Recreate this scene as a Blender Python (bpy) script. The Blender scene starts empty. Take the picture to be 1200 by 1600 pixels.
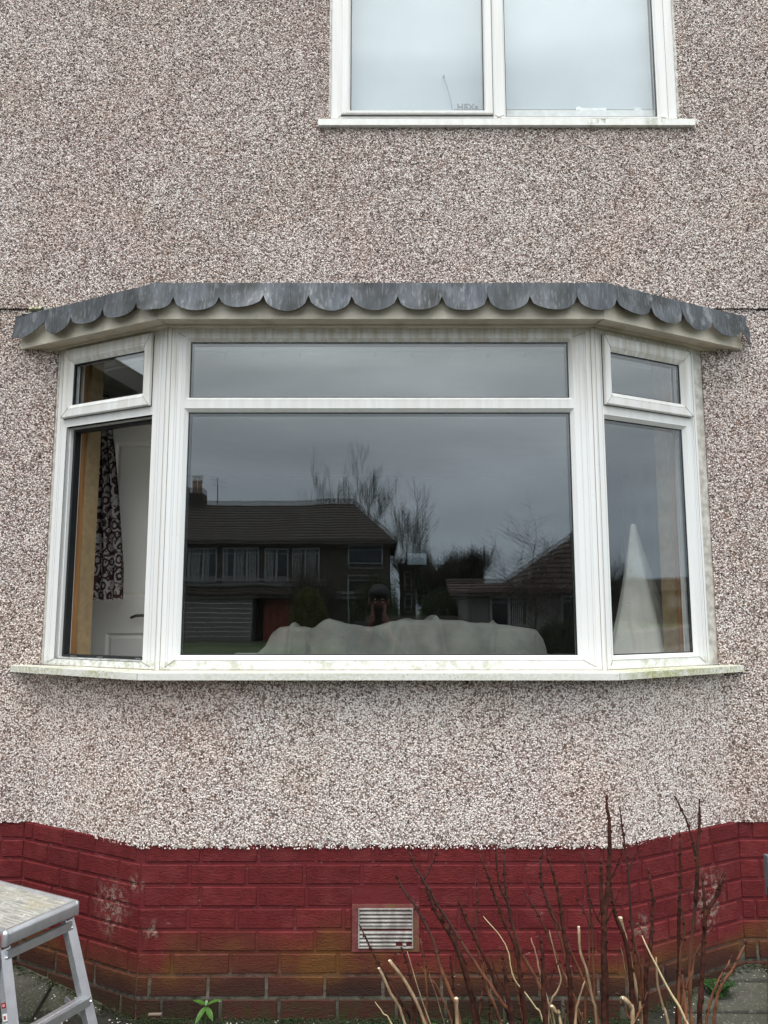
import bpy, bmesh, math, random
import numpy as np
from mathutils import Vector, Matrix, noise
rnd = random.Random(11)
R = math.radians
sc = bpy.context.scene
C = sc.collection

# ------------------------------------------------------------- camera
cam_d = bpy.data.cameras.new('camera'); cam = bpy.data.objects.new('camera', cam_d); C.objects.link(cam)
cam.location = (0, -3.36, 1.55); cam.rotation_euler = (R(90 + 7.3), 0, 0)
cam_d.sensor_fit = 'VERTICAL'; cam_d.sensor_height = 36; cam_d.lens = 26.01
cam_d.clip_start = 0.02; cam_d.clip_end = 1500
sc.camera = cam

# ------------------------------------------------------------- light
SUN_EL, SUN_AZ = 66, 205          # degrees; azimuth clockwise from +Y
w = bpy.data.worlds.new('World'); sc.world = w; w.use_nodes = True
nt = w.node_tree; nt.nodes.clear()
def wn(t, **k):
    n = nt.nodes.new(t)
    for a, b in k.items(): setattr(n, a, b)
    return n
out = wn('ShaderNodeOutputWorld'); bg = wn('ShaderNodeBackground'); bg.inputs['Strength'].default_value = 0.1
sky = wn('ShaderNodeTexSky'); sky.sky_type = 'NISHITA'; sky.sun_disc = False
sky.sun_elevation = R(SUN_EL); sky.sun_rotation = R(SUN_AZ)
tc = wn('ShaderNodeTexCoord'); sep = wn('ShaderNodeSeparateXYZ')
nt.links.new(tc.outputs['Generated'], sep.inputs[0])
ramp = wn('ShaderNodeValToRGB'); cr = ramp.color_ramp
for p, v in ((0.0, (2.4, 2.95, 3.5)), (0.07, (3.5, 4.3, 4.9)), (0.15, (8.8, 10.3, 11.0)), (0.24, (12.6, 13.0, 13.0)), (0.8, (11.4, 11.6, 11.6))):
    e = cr.elements[0] if p == 0.0 else (cr.elements[1] if p == 0.8 else cr.elements.new(p))
    e.position = p; e.color = tuple(c / 13.0 for c in v) + (1,)
nt.links.new(sep.outputs['Z'], ramp.inputs[0])
mp = wn('ShaderNodeMapping'); mp.inputs['Scale'].default_value = (1.0, 1.0, 4.0)
nt.links.new(tc.outputs['Generated'], mp.inputs[0])
cn = wn('ShaderNodeTexNoise'); cn.inputs['Scale'].default_value = 2.6; cn.inputs['Detail'].default_value = 6; cn.inputs['Roughness'].default_value = 0.5
cn.inputs['Distortion'].default_value = 0.4
nt.links.new(mp.outputs[0], cn.inputs['Vector'])
mr = wn('ShaderNodeMapRange'); mr.inputs[1].default_value = 0.3; mr.inputs[2].default_value = 0.7; mr.inputs[3].default_value = 12.5; mr.inputs[4].default_value = 21.0
nt.links.new(cn.outputs[0], mr.inputs[0])
mul = wn('ShaderNodeVectorMath', operation='SCALE'); nt.links.new(ramp.outputs[0], mul.inputs[0]); nt.links.new(mr.outputs[0], mul.inputs['Scale'])
mixw = wn('ShaderNodeMixRGB'); mixw.inputs[0].default_value = 0.92
nt.links.new(sky.outputs[0], mixw.inputs[1]); nt.links.new(mul.outputs[0], mixw.inputs[2])
nt.links.new(mixw.outputs[0], bg.inputs['Color']); nt.links.new(bg.outputs[0], out.inputs[0])
sun_d = bpy.data.lights.new('sun', 'SUN'); sun = bpy.data.objects.new('sun', sun_d); C.objects.link(sun)
sun_d.energy = 0.9; sun_d.angle = R(24); sun_d.color = (1.0, 0.97, 0.93)
az = R(SUN_AZ); el = R(SUN_EL)
sdir = Vector((math.sin(az) * math.cos(el), math.cos(az) * math.cos(el), math.sin(el)))
sun.rotation_euler = sdir.to_track_quat('Z', 'Y').to_euler(); sun.location = sdir * 30
sc.view_settings.view_transform = 'Standard'; sc.view_settings.look = 'None'
sc.view_settings.gamma = 1.0; sc.view_settings.exposure = 0.93
sc.view_settings.use_curve_mapping = False
sc.render.engine = 'CYCLES'
sc.cycles.transparent_max_bounces = 24; sc.cycles.max_bounces = 8

# ------------------------------------------------------------- node helpers
class Mat:
    def __init__(s, name):
        s.m = bpy.data.materials.new(name); s.m.use_nodes = True
        s.t = s.m.node_tree; s.t.nodes.clear()
        s.out = s.n('ShaderNodeOutputMaterial'); s.b = s.n('ShaderNodeBsdfPrincipled')
        s.t.links.new(s.b.outputs[0], s.out.inputs[0])
        s.geo = s.n('ShaderNodeNewGeometry'); s.P = s.geo.outputs['Position']
    def n(s, ty, **k):
        n = s.t.nodes.new(ty)
        for a, b in k.items(): setattr(n, a, b)
        return n
    def put(s, sock, v):
        if hasattr(v, 'is_output'): s.t.links.new(v, sock)
        elif isinstance(v, (tuple, list)) and len(v) == 3 and len(sock.default_value) == 4: sock.default_value = tuple(v) + (1,)
        else: sock.default_value = v
    def set(s, **k):
        for a, v in k.items(): s.put(s.b.inputs[a.replace('_', ' ')], v)
    def vec(s, scale, src=None):
        m = s.n('ShaderNodeMapping'); s.put(m.inputs[0], src or s.P); m.inputs['Scale'].default_value = scale if isinstance(scale, tuple) else (scale,) * 3
        return m.outputs[0]
    def noise(s, scale, detail=3, rough=0.5, src=None, dist=0.0):
        n = s.n('ShaderNodeTexNoise'); s.put(n.inputs['Vector'], s.vec(scale, src)); n.inputs['Scale'].default_value = 1
        n.inputs['Detail'].default_value = detail; n.inputs['Roughness'].default_value = rough; n.inputs['Distortion'].default_value = dist
        return n.outputs[0]
    def vor(s, scale, out='Distance', feature='F1', src=None, rand=1.0):
        n = s.n('ShaderNodeTexVoronoi'); n.feature = feature; s.put(n.inputs['Vector'], s.vec(scale, src)); n.inputs['Scale'].default_value = 1
        n.inputs['Randomness'].default_value = rand
        return n.outputs[out]
    def rng(s, v, a, b, c=0.0, d=1.0, smooth=False):
        n = s.n('ShaderNodeMapRange'); s.put(n.inputs[0], v)
        if smooth: n.interpolation_type = 'SMOOTHSTEP'
        for i, x in enumerate((a, b, c, d)): n.inputs[1 + i].default_value = x
        return n.outputs[0]
    def math(s, op, a, b=0.0, clamp=False):
        n = s.n('ShaderNodeMath', operation=op); n.use_clamp = clamp; s.put(n.inputs[0], a); s.put(n.inputs[1], b); return n.outputs[0]
    def mul(s, a, b): return s.math('MULTIPLY', a, b)
    def add(s, a, b): return s.math('ADD', a, b, True)
    def mix(s, f, a, b, mode='MIX'):
        n = s.n('ShaderNodeMixRGB'); n.blend_type = mode; s.put(n.inputs[0], f); s.put(n.inputs[1], a); s.put(n.inputs[2], b); return n.outputs[0]
    def ramp(s, v, stops, const=False):
        n = s.n('ShaderNodeValToRGB'); s.put(n.inputs[0], v); c = n.color_ramp
        if const: c.interpolation = 'CONSTANT'
        for i, (p, col) in enumerate(stops):
            e = c.elements[i] if i < 2 else c.elements.new(p)
            e.position = p; e.color = tuple(col) + (1,) if len(col) == 3 else col
        return n.outputs[0]
    def xyz(s, i, src=None):
        n = s.n('ShaderNodeSeparateXYZ'); s.put(n.inputs[0], src or s.P); return n.outputs[i]
    def bump(s, h, strength=0.5, dist=0.003, normal=None):
        n = s.n('ShaderNodeBump'); s.put(n.inputs['Height'], h); n.inputs['Strength'].default_value = strength; n.inputs['Distance'].default_value = dist
        if normal: s.put(n.inputs['Normal'], normal)
        s.t.links.new(n.outputs[0], s.b.inputs['Normal']); return n.outputs[0]
    def spot(s, c, r, soft=0.6):
        n = s.n('ShaderNodeVectorMath', operation='DISTANCE'); s.put(n.inputs[0], s.P); n.inputs[1].default_value = c
        return s.rng(n.outputs['Value'], r * (1 - soft), r, 1, 0, True)
    def attr(s, name):
        n = s.n('ShaderNodeAttribute'); n.attribute_name = name; return n.outputs['Fac']
    def rand(s):
        return s.n('ShaderNodeObjectInfo').outputs['Random']

def simple(name, col, rough=0.6, metal=0.0, var=0.15, scale=30.0, bump=0.0):
    m = Mat(name); f = m.noise(scale, 4)
    dark = tuple(c * (1 - var) for c in col); lite = tuple(min(1, c * (1 + var)) for c in col)
    m.set(Base_Color=m.mix(m.rng(f, .3, .7), dark, lite), Roughness=rough, Metallic=metal)
    if bump: m.bump(f, bump, 0.002)
    return m.m

# ------------------------------------------------------------- mesh helpers
class MB:
    def __init__(s): s.v = []; s.f = []; s.fm = []; s.mi = 0
    def V(s, *p): s.v.append(tuple(p[0]) if len(p) == 1 else p); return len(s.v) - 1
    def F(s, *i): s.f.append(tuple(i)); s.fm.append(s.mi)
    def box(s, a, b, M=None):
        x0, y0, z0 = a; x1, y1, z1 = b
        P = [Vector(p) for p in ((x0,y0,z0),(x1,y0,z0),(x1,y1,z0),(x0,y1,z0),(x0,y0,z1),(x1,y0,z1),(x1,y1,z1),(x0,y1,z1))]
        if M is not None: P = [M @ p if isinstance(M, Matrix) else Vector(M(*p)) for p in P]
        o = len(s.v); s.v += [tuple(p) for p in P]
        for q in ((0,3,2,1),(4,5,6,7),(0,1,5,4),(1,2,6,5),(2,3,7,6),(3,0,4,7)): s.F(*[o + i for i in q])
        return s
    def prism(s, poly, z0, z1):
        o = len(s.v); n = len(poly)
        zz0 = z0 if isinstance(z0, (list, tuple)) else [z0] * n; zz1 = z1 if isinstance(z1, (list, tuple)) else [z1] * n
        for (x, y), z in zip(poly, zz0): s.V(x, y, z)
        for (x, y), z in zip(poly, zz1): s.V(x, y, z)
        s.F(*range(o + n - 1, o - 1, -1)); s.F(*range(o + n, o + 2 * n))
        for i in range(n):
            j = (i + 1) % n; s.F(o + i, o + j, o + n + j, o + n + i)
        return s
    def bar(s, a, b, w, h, up=(0, 0, 1)):          # box beam from a to b, width w, height h
        a = Vector(a); b = Vector(b); d = (b - a).normalized(); up = Vector(up)
        x = d.cross(up).normalized(); u = x.cross(d)
        o = len(s.v)
        for p in (a, b):
            for i, j in ((-1,-1),(1,-1),(1,1),(-1,1)): s.v.append(tuple(p + x * (w / 2 * i) + u * (h / 2 * j)))
        for q in ((0,1,2,3),(7,6,5,4),(0,4,5,1),(1,5,6,2),(2,6,7,3),(3,7,4,0)): s.F(*[o + i for i in q])
        return s
    def tube(s, pts, rad, n=6, cap=True):
        pts = [Vector(p) for p in pts]; k = len(pts)
        rads = rad if isinstance(rad, (list, tuple)) else [rad] * k
        rings = []
        for i, p in enumerate(pts):
            d = (pts[min(i + 1, k - 1)] - pts[max(i - 1, 0)])
            d = d.normalized() if d.length > 1e-9 else Vector((0, 0, 1))
            ref = Vector((1, 0, 0)) if abs(d.x) < 0.9 else Vector((0, 1, 0))
            x = d.cross(ref).normalized(); y = d.cross(x)
            rings.append([s.V(p + (x * math.cos(2*math.pi*j/n) + y * math.sin(2*math.pi*j/n)) * rads[i]) for j in range(n)])
        for a, b in zip(rings, rings[1:]):
            for j in range(n): s.F(a[j], a[(j+1) % n], b[(j+1) % n], b[j])
        if cap: s.F(*rings[0][::-1]); s.F(*rings[-1])
        return s
    def ell(s, c, r, n=6, m=4, M=None):
        c = Vector(c); r = Vector(r) if not isinstance(r, (int, float)) else Vector((r, r, r))
        rows = []
        for i in range(m + 1):
            t = math.pi * i / m; row = []
            for j in range(n):
                p = 2 * math.pi * j / n
                q = Vector((r.x*math.sin(t)*math.cos(p), r.y*math.sin(t)*math.sin(p), r.z*math.cos(t)))
                if M is not None: q = M @ q
                row.append(s.V(c + q))
                if i in (0, m): break
            rows.append(row)
        for i in range(m):
            a, b = rows[i], rows[i+1]
            for j in range(n):
                k = (j + 1) % n
                if len(a) == 1: s.F(a[0], b[j], b[k])
                elif len(b) == 1: s.F(a[j], b[0], a[k])
                else: s.F(a[j], b[j], b[k], a[k])
        return s
    def grid(s, fn, nu, nv, flip=False):
        o = len(s.v)
        for j in range(nv + 1):
            for i in range(nu + 1): s.v.append(tuple(fn(i / nu, j / nv)))
        for j in range(nv):
            for i in range(nu):
                a = o + j*(nu+1) + i; q = (a, a+1, a+nu+2, a+nu+1)
                s.F(*(q[::-1] if flip else q))
        return s
    def mesh(s, name, mats, smooth=False):
        me = bpy.data.meshes.new(name); me.from_pydata(s.v, [], s.f)
        for m in (mats if isinstance(mats, (list, tuple)) else [mats]): me.materials.append(m)
        if any(s.fm): me.polygons.foreach_set('material_index', s.fm)
        bm = bmesh.new(); bm.from_mesh(me); bmesh.ops.recalc_face_normals(bm, faces=bm.faces[:]); bm.to_mesh(me); bm.free()
        if smooth is True: me.polygons.foreach_set('use_smooth', [True] * len(me.polygons))
        elif smooth: me.polygons.foreach_set('use_smooth', [True] * len(me.polygons)); me.set_sharp_from_angle(angle=R(smooth))
        me.update(); return me
    def build(s, name, mats, parent=None, smooth=False, loc=None):
        return link(name, s.mesh(name, mats, smooth), parent, loc)

def link(name, me, parent=None, loc=None, rot=None):
    o = bpy.data.objects.new(name, me); C.objects.link(o)
    if parent: o.parent = parent
    if loc is not None: o.location = loc
    if rot is not None: o.rotation_euler = rot
    return o
def tag(o, label, cat, group=None):
    o['label'] = label; o['category'] = cat
    if group: o['group'] = group
    return o
def structure(o): o['kind'] = 'structure'; return o
def stuff(o): o['kind'] = 'stuff'; return o
def thing(name, label, cat, group=None, loc=(0, 0, 0)):
    o = bpy.data.objects.new(name, None); C.objects.link(o); o.empty_display_size = .1; o.location = loc
    return tag(o, label, cat, group)
def copy_tree(o, parent=None):
    c = o.copy(); C.objects.link(c)
    if parent: c.parent = parent
    for ch in [x for x in bpy.data.objects if x.parent == o]: copy_tree(ch, c)
    return c
def fn3(x, y, z=0.0): return noise.noise(Vector((x, y, z)))

# stems of the bare shrub: bark kind, radius in mm, points from tip to root
STEMS = [
    ('d', 4, [(-0.075, -0.8, 0.513), (-0.019, -0.8, 0.404), (0.068, -0.8, 0.268), (0.088, -0.8, 0.22), (0.154, -0.84, -0.07)]),
    ('p', 5, [(-0.016, -0.86, 0.418), (0.022, -0.86, 0.344), (0.066, -0.86, 0.253), (0.152, -0.9, -0.07)]),
    ('p', 6, [(0.018, -0.9, 0.458), (0.065, -0.9, 0.395), (0.126, -0.9, 0.274), (0.221, -0.94, -0.07)]),
    ('d', 4.5, [(0.061, -0.75, 0.423), (0.08, -0.75, 0.364), (0.095, -0.75, 0.303), (0.102, -0.75, 0.196), (0.112, -0.79, -0.07)]),
    ('r', 5, [(0.043, -0.88, 0.693), (0.069, -0.88, 0.649), (0.105, -0.88, 0.601), (0.159, -0.88, 0.498), (0.18, -0.88, 0.423), (0.219, -0.88, 0.328), (0.234, -0.88, 0.263), (0.276, -0.92, -0.07)]),
    ('r', 4.5, [(0.079, -0.95, 0.802), (0.095, -0.95, 0.756), (0.122, -0.95, 0.711), (0.189, -0.95, 0.605), (0.254, -0.95, 0.508), (0.319, -0.95, 0.415), (0.36, -0.95, 0.357), (0.392, -0.95, 0.3), (0.506, -0.99, -0.07)]),
    ('d', 7, [(0.13, -0.84, 0.667), (0.162, -0.84, 0.585), (0.219, -0.84, 0.497), (0.253, -0.84, 0.411), (0.291, -0.84, 0.243), (0.33, -0.88, -0.07)]),
    ('d', 7, [(0.214, -0.8, 0.511), (0.245, -0.8, 0.437), (0.278, -0.8, 0.329), (0.303, -0.8, 0.222), (0.341, -0.84, -0.07)]),
    ('r', 4, [(0.12, -0.72, 0.453), (0.137, -0.72, 0.356), (0.142, -0.72, 0.271), (0.14, -0.72, 0.18), (0.137, -0.76, -0.07)]),
    ('r', 3, [(0.12, -0.7, 0.353), (0.15, -0.7, 0.319), (0.18, -0.7, 0.279), (0.228, -0.7, 0.17), (0.286, -0.74, -0.07)]),
    ('p', 7, [(0.216, -0.98, 0.388), (0.219, -0.98, 0.315), (0.228, -1.02, -0.07)]),
    ('d', 5, [(0.242, -0.85, 0.605), (0.262, -0.85, 0.553), (0.293, -0.85, 0.497), (0.337, -0.85, 0.404), (0.387, -0.85, 0.287), (0.402, -0.85, 0.248), (0.469, -0.89, -0.07)]),
    ('r', 4, [(0.311, -0.74, 0.622), (0.31, -0.74, 0.539), (0.306, -0.74, 0.455), (0.328, -0.74, 0.354), (0.346, -0.74, 0.287), (0.384, -0.74, 0.191), (0.441, -0.78, -0.07)]),
    ('d', 4.5, [(0.297, -0.92, 0.787), (0.328, -0.92, 0.707), (0.364, -0.92, 0.605), (0.402, -0.92, 0.515), (0.418, -0.92, 0.432), (0.434, -0.92, 0.284), (0.455, -0.96, -0.07)]),
    ('d', 4.5, [(0.366, -0.82, 0.761), (0.371, -0.82, 0.666), (0.398, -0.82, 0.599), (0.425, -0.82, 0.5), (0.435, -0.82, 0.405), (0.439, -0.82, 0.31), (0.444, -0.82, 0.232), (0.455, -0.86, -0.07)]),
    ('r', 5, [(0.384, -0.88, 0.77), (0.388, -0.88, 0.666), (0.402, -0.88, 0.568), (0.432, -0.88, 0.472), (0.491, -0.88, 0.365), (0.509, -0.88, 0.263), (0.541, -0.92, -0.07)]),
    ('r', 3.5, [(0.464, -0.78, 0.618), (0.509, -0.78, 0.541), (0.545, -0.78, 0.466), (0.583, -0.78, 0.368), (0.618, -0.78, 0.29), (0.63, -0.78, 0.212), (0.654, -0.82, -0.07)]),
    ('p', 3.5, [(0.45, -0.95, 0.546), (0.463, -0.95, 0.5), (0.473, -0.95, 0.449), (0.498, -0.95, 0.363), (0.514, -0.95, 0.3), (0.566, -0.99, -0.07)]),
    ('d', 6.5, [(0.355, -1.0, 0.508), (0.362, -1.0, 0.46), (0.365, -1.0, 0.412), (0.38, -1.0, 0.326), (0.418, -1.04, -0.07)]),
    ('r', 3.5, [(0.522, -0.76, 0.714), (0.526, -0.76, 0.623), (0.552, -0.76, 0.555), (0.583, -0.76, 0.457), (0.608, -0.76, 0.339), (0.625, -0.76, 0.201), (0.643, -0.8, -0.07)]),
    ('d', 7, [(0.471, -1.0, 0.555), (0.475, -1.0, 0.478), (0.475, -1.0, 0.412), (0.478, -1.0, 0.326), (0.486, -1.04, -0.07)]),
    ('d', 6.5, [(0.516, -0.93, 0.761), (0.542, -0.93, 0.656), (0.552, -0.93, 0.577), (0.566, -0.93, 0.455), (0.571, -0.93, 0.364), (0.572, -0.93, 0.289), (0.575, -0.97, -0.07)]),
    ('r', 3.5, [(0.652, -0.8, 0.755), (0.669, -0.8, 0.643), (0.677, -0.8, 0.513), (0.677, -0.8, 0.408), (0.677, -0.8, 0.222), (0.677, -0.84, -0.07)]),
    ('d', 7.5, [(0.694, -0.96, 0.955), (0.698, -0.96, 0.858), (0.69, -0.96, 0.706), (0.675, -0.96, 0.615), (0.669, -0.96, 0.55), (0.666, -0.96, 0.432), (0.663, -0.96, 0.305), (0.658, -1.0, -0.07)]),
    ('r', 4, [(0.768, -0.85, 0.89), (0.777, -0.85, 0.814), (0.785, -0.85, 0.708), (0.787, -0.85, 0.591), (0.8, -0.85, 0.476), (0.82, -0.85, 0.385), (0.822, -0.85, 0.248), (0.825, -0.89, -0.07)]),
    ('d', 7, [(0.68, -0.92, 0.754), (0.678, -0.92, 0.686), (0.681, -0.92, 0.562), (0.684, -0.92, 0.432), (0.682, -0.92, 0.284), (0.679, -0.96, -0.07)]),
    ('d', 7, [(0.719, -0.88, 0.672), (0.728, -0.88, 0.591), (0.761, -0.88, 0.5), (0.774, -0.88, 0.376), (0.777, -0.88, 0.263), (0.782, -0.92, -0.07)]),
    ('p', 8, [(0.749, -0.87, 0.572), (0.757, -0.87, 0.532), (0.767, -0.87, 0.481), (0.784, -0.87, 0.39), (0.8, -0.87, 0.306), (0.806, -0.87, 0.258), (0.829, -0.91, -0.07)]),
    ('d', 6, [(0.836, -0.9, 0.719), (0.844, -0.9, 0.633), (0.836, -0.9, 0.542), (0.817, -0.9, 0.441), (0.81, -0.9, 0.358), (0.804, -0.9, 0.274), (0.79, -0.94, -0.07)]),
    ('r', 4.5, [(0.949, -0.86, 0.93), (0.975, -0.86, 0.87), (0.996, -0.86, 0.793), (1.006, -0.86, 0.711), (0.995, -0.86, 0.624), (0.974, -0.86, 0.492), (0.962, -0.86, 0.378), (0.963, -0.86, 0.253), (0.964, -0.9, -0.07)]),
    ('d', 5, [(1.019, -0.87, 0.921), (1.018, -0.87, 0.861), (1.005, -0.87, 0.773), (0.999, -0.87, 0.697), (0.991, -0.87, 0.618)]),
    ('d', 5.5, [(0.977, -0.8, 0.799), (0.974, -0.8, 0.703), (0.966, -0.8, 0.596), (0.954, -0.8, 0.425), (0.95, -0.8, 0.319), (0.941, -0.8, 0.222), (0.926, -0.84, -0.07)]),
    ('d', 6.5, [(0.984, -0.95, 0.711), (0.985, -0.95, 0.618), (0.972, -0.95, 0.491), (0.963, -0.95, 0.391), (0.952, -0.95, 0.3), (0.927, -0.99, -0.07)]),
    ('d', 4.5, [(1.047, -0.96, 0.728), (1.025, -0.96, 0.678), (0.986, -0.96, 0.622), (0.976, -0.96, 0.578)]),
    ('s', 4, [(0.773, -1.0, 0.573), (0.813, -1.0, 0.487), (0.855, -1.0, 0.405), (0.896, -1.0, 0.326), (1.009, -1.04, -0.07)]),
    ('p', 4.5, [(0.823, -0.97, 0.5), (0.822, -0.97, 0.446), (0.835, -0.97, 0.365), (0.85, -0.97, 0.31), (0.907, -1.01, -0.07)]),
    ('r', 5, [(1.219, -0.7, 0.422), (1.167, -0.7, 0.339), (1.125, -0.7, 0.285), (1.109, -0.7, 0.231), (1.099, -0.7, 0.17), (1.077, -0.74, -0.07)]),
    ('r', 4, [(1.174, -0.68, 0.367), (1.135, -0.68, 0.306), (1.104, -0.68, 0.242), (1.082, -0.68, 0.16), (1.048, -0.72, -0.07)]),
    ('p', 8, [(0.702, -1.02, 0.409), (0.727, -1.02, 0.385), (0.731, -1.02, 0.336), (0.749, -1.06, -0.07)]),
    ('p', 5, [(0.609, -0.9, 0.557), (0.612, -0.9, 0.481), (0.632, -0.9, 0.414), (0.647, -0.9, 0.342), (0.656, -0.9, 0.274), (0.681, -0.94, -0.07)]),
    ('p', 3, [(0.508, -0.94, 0.564), (0.525, -0.94, 0.487), (0.539, -0.94, 0.427), (0.528, -0.94, 0.39), (0.508, -0.94, 0.361), (0.5, -0.94, 0.295), (0.476, -0.98, -0.07)]),
    ('r', 4, [(0.514, -0.82, 0.734), (0.509, -0.82, 0.686), (0.535, -0.82, 0.58), (0.576, -0.82, 0.51), (0.616, -0.82, 0.417), (0.668, -0.82, 0.297), (0.682, -0.82, 0.232), (0.718, -0.86, -0.07)]),
    ('r', 3.5, [(0.636, -0.79, 0.592), (0.666, -0.79, 0.533), (0.669, -0.79, 0.45), (0.657, -0.79, 0.334), (0.648, -0.79, 0.217), (0.636, -0.83, -0.07)]),
    ('r', 4, [(0.798, -0.83, 0.554), (0.801, -0.83, 0.448), (0.814, -0.83, 0.353), (0.817, -0.83, 0.238), (0.821, -0.87, -0.07)]),
    ('r', 4, [(0.956, -0.84, 0.582), (0.961, -0.84, 0.518), (0.945, -0.84, 0.443), (0.936, -0.84, 0.357), (0.935, -0.84, 0.243), (0.933, -0.88, -0.07)]),
    ('r', 3.5, [(1.02, -0.9, 0.544), (0.982, -0.9, 0.497), (0.954, -0.9, 0.423), (0.926, -0.9, 0.349), (0.91, -0.9, 0.274), (0.87, -0.94, -0.07)]),
    ('s', 2.5, [(0.311, -0.9, 0.588), (0.379, -0.9, 0.507), (0.397, -0.9, 0.423), (0.426, -0.9, 0.377), (0.47, -0.9, 0.321), (0.493, -0.9, 0.274), (0.586, -0.94, -0.07)]),
    ('p', 4, [(0.605, -0.97, 0.432), (0.588, -0.97, 0.383), (0.571, -0.97, 0.31), (0.522, -1.01, -0.07)]),
    ('s', 2.5, [(-0.03, -0.7, 0.241), (0.0, -0.7, 0.202), (0.026, -0.7, 0.17), (0.133, -0.74, -0.07)]),
    ('p', 6, [(0.497, -1.0, 0.377), (0.515, -1.0, 0.354), (0.522, -1.0, 0.326), (0.576, -1.04, -0.07)]),
    ('r', 5, [(0.888, -1.0, 0.469), (0.892, -1.0, 0.398), (0.892, -1.0, 0.326), (0.892, -1.04, -0.07)]),
    ('d', 3, [(0.038, -0.78, 0.407), (0.073, -0.78, 0.329), (0.104, -0.78, 0.261), (0.12, -0.78, 0.212), (0.171, -0.82, -0.07)]),
]

def rebase(root, loc):                    # put a thing's origin at its base without moving its parts
    root.location = loc
    for ch in [x for x in bpy.data.objects if x.parent == root]: ch.location = Vector(ch.location) - Vector(loc)

# ============================================================= MATERIALS
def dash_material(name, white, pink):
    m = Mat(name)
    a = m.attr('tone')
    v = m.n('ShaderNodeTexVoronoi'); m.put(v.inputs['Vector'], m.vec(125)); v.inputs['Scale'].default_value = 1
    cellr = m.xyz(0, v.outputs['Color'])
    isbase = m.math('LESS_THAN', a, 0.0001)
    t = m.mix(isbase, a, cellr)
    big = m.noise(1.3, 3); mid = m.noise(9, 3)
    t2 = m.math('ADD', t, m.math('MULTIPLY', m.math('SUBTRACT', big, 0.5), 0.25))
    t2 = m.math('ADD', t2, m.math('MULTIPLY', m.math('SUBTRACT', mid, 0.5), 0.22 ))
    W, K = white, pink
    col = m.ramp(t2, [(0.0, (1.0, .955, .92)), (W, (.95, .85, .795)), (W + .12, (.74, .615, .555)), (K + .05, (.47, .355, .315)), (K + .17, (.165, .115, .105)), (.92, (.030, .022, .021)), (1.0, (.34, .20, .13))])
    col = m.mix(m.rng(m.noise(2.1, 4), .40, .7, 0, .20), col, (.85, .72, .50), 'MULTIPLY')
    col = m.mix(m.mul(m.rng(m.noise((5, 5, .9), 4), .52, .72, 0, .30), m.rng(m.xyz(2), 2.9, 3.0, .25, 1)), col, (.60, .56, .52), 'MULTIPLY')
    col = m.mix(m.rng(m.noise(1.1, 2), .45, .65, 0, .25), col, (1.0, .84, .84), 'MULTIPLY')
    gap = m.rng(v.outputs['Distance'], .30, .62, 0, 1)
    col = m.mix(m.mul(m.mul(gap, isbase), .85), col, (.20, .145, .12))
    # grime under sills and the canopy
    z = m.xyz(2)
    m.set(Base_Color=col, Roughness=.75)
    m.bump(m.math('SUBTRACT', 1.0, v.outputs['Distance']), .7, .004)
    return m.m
M_dash = dash_material('pebbledash', .40, .62)
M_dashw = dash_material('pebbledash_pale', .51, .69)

def upvc(name, base=(.80, .81, .80), dirt=1.0):
    m = Mat(name); z = m.xyz(2)
    streak = m.noise((55, 55, 1.5), 3); fine = m.noise(34, 5, .7); blot = m.noise(7, 4)
    col = m.mix(m.rng(streak, .45, .7, 0, .10 * dirt), base, (.55, .50, .42))
    top = m.mul(m.rng(z, 2.20, 2.76, 0, 1, True), m.rng(m.noise((38, 38, 2.2), 4), .32, .62, .10, 1))
    col = m.mix(m.mul(top, .78 * dirt), col, (.50, .44, .34))
    low = m.mul(m.rng(z, 1.338, 1.325, 0, 1, True), m.rng(fine, .44, .60, 0, 1))
    low = m.mul(low, m.rng(m.noise((5, 5, 5), 2), .36, .56, .12, 1))
    col = m.mix(m.mul(low, .6 * dirt), col, (.34, .34, .20))
    spots = m.rng(m.vor(28), .035, .06, 1, 0)
    col = m.mix(m.mul(spots, .35 * dirt), col, (.12, .11, .09))
    m.set(Base_Color=col, Roughness=m.rng(blot, .3, .7, .28, .45))
    return m.m
M_upvc = upvc('white_plastic')
M_upvc2 = upvc('white_plastic_clean', dirt=.3)
M_gasket = simple('black_rubber', (.012, .013, .014), .5)
M_joint = simple('dirty_sealant', (.26, .20, .14), .8); M_groove = simple('frame_groove', (.52, .50, .46), .7)

m = Mat('sill_plastic'); z = m.xyz(2)
al = m.mul(m.rng(m.noise(75, 5, .7), .42, .62), m.rng(m.noise((3.0, 6, 3), 3), .36, .62, 0.0, 1))
yb = m.rng(m.xyz(1), -.41, -.38, .25, 1.0); al = m.add(al, m.mul(m.mul(m.rng(m.xyz(0), .86, .98), m.rng(m.xyz(0), 1.45, 1.3)), m.rng(m.noise(24, 5, .7), .38, .62, 0, .6)))
c_ = m.mix(m.rng(m.noise((20, 20, 60), 3), .4, .7, 0, .25), (.74, .74, .70), (.50, .46, .38))
c_ = m.mix(m.mul(m.mul(al, yb), .85), c_, (.32, .33, .10))
c_ = m.mix(m.mul(m.rng(m.vor(70), .1, .16, 1, 0), m.rng(m.noise(4, 2), .5, .6, 0, .8)), c_, (.08, .07, .05))
m.set(Base_Color=c_, Roughness=.5); M_sill = m.m

m = Mat('fascia_paint'); z = m.xyz(2)
c_ = m.mix(m.rng(m.noise((14, 14, 30), 4), .3, .7), (.66, .61, .50), (.55, .49, .38))
c_ = m.mix(m.rng(m.noise((9, 9, 9), 5), .55, .72, 0, .55), c_, (.28, .24, .18))
c_ = m.mix(m.rng(m.vor(22), .03, .055, 1, 0), c_, (.05, .045, .04))
m.set(Base_Color=c_, Roughness=.5); M_fascia = m.m

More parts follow.
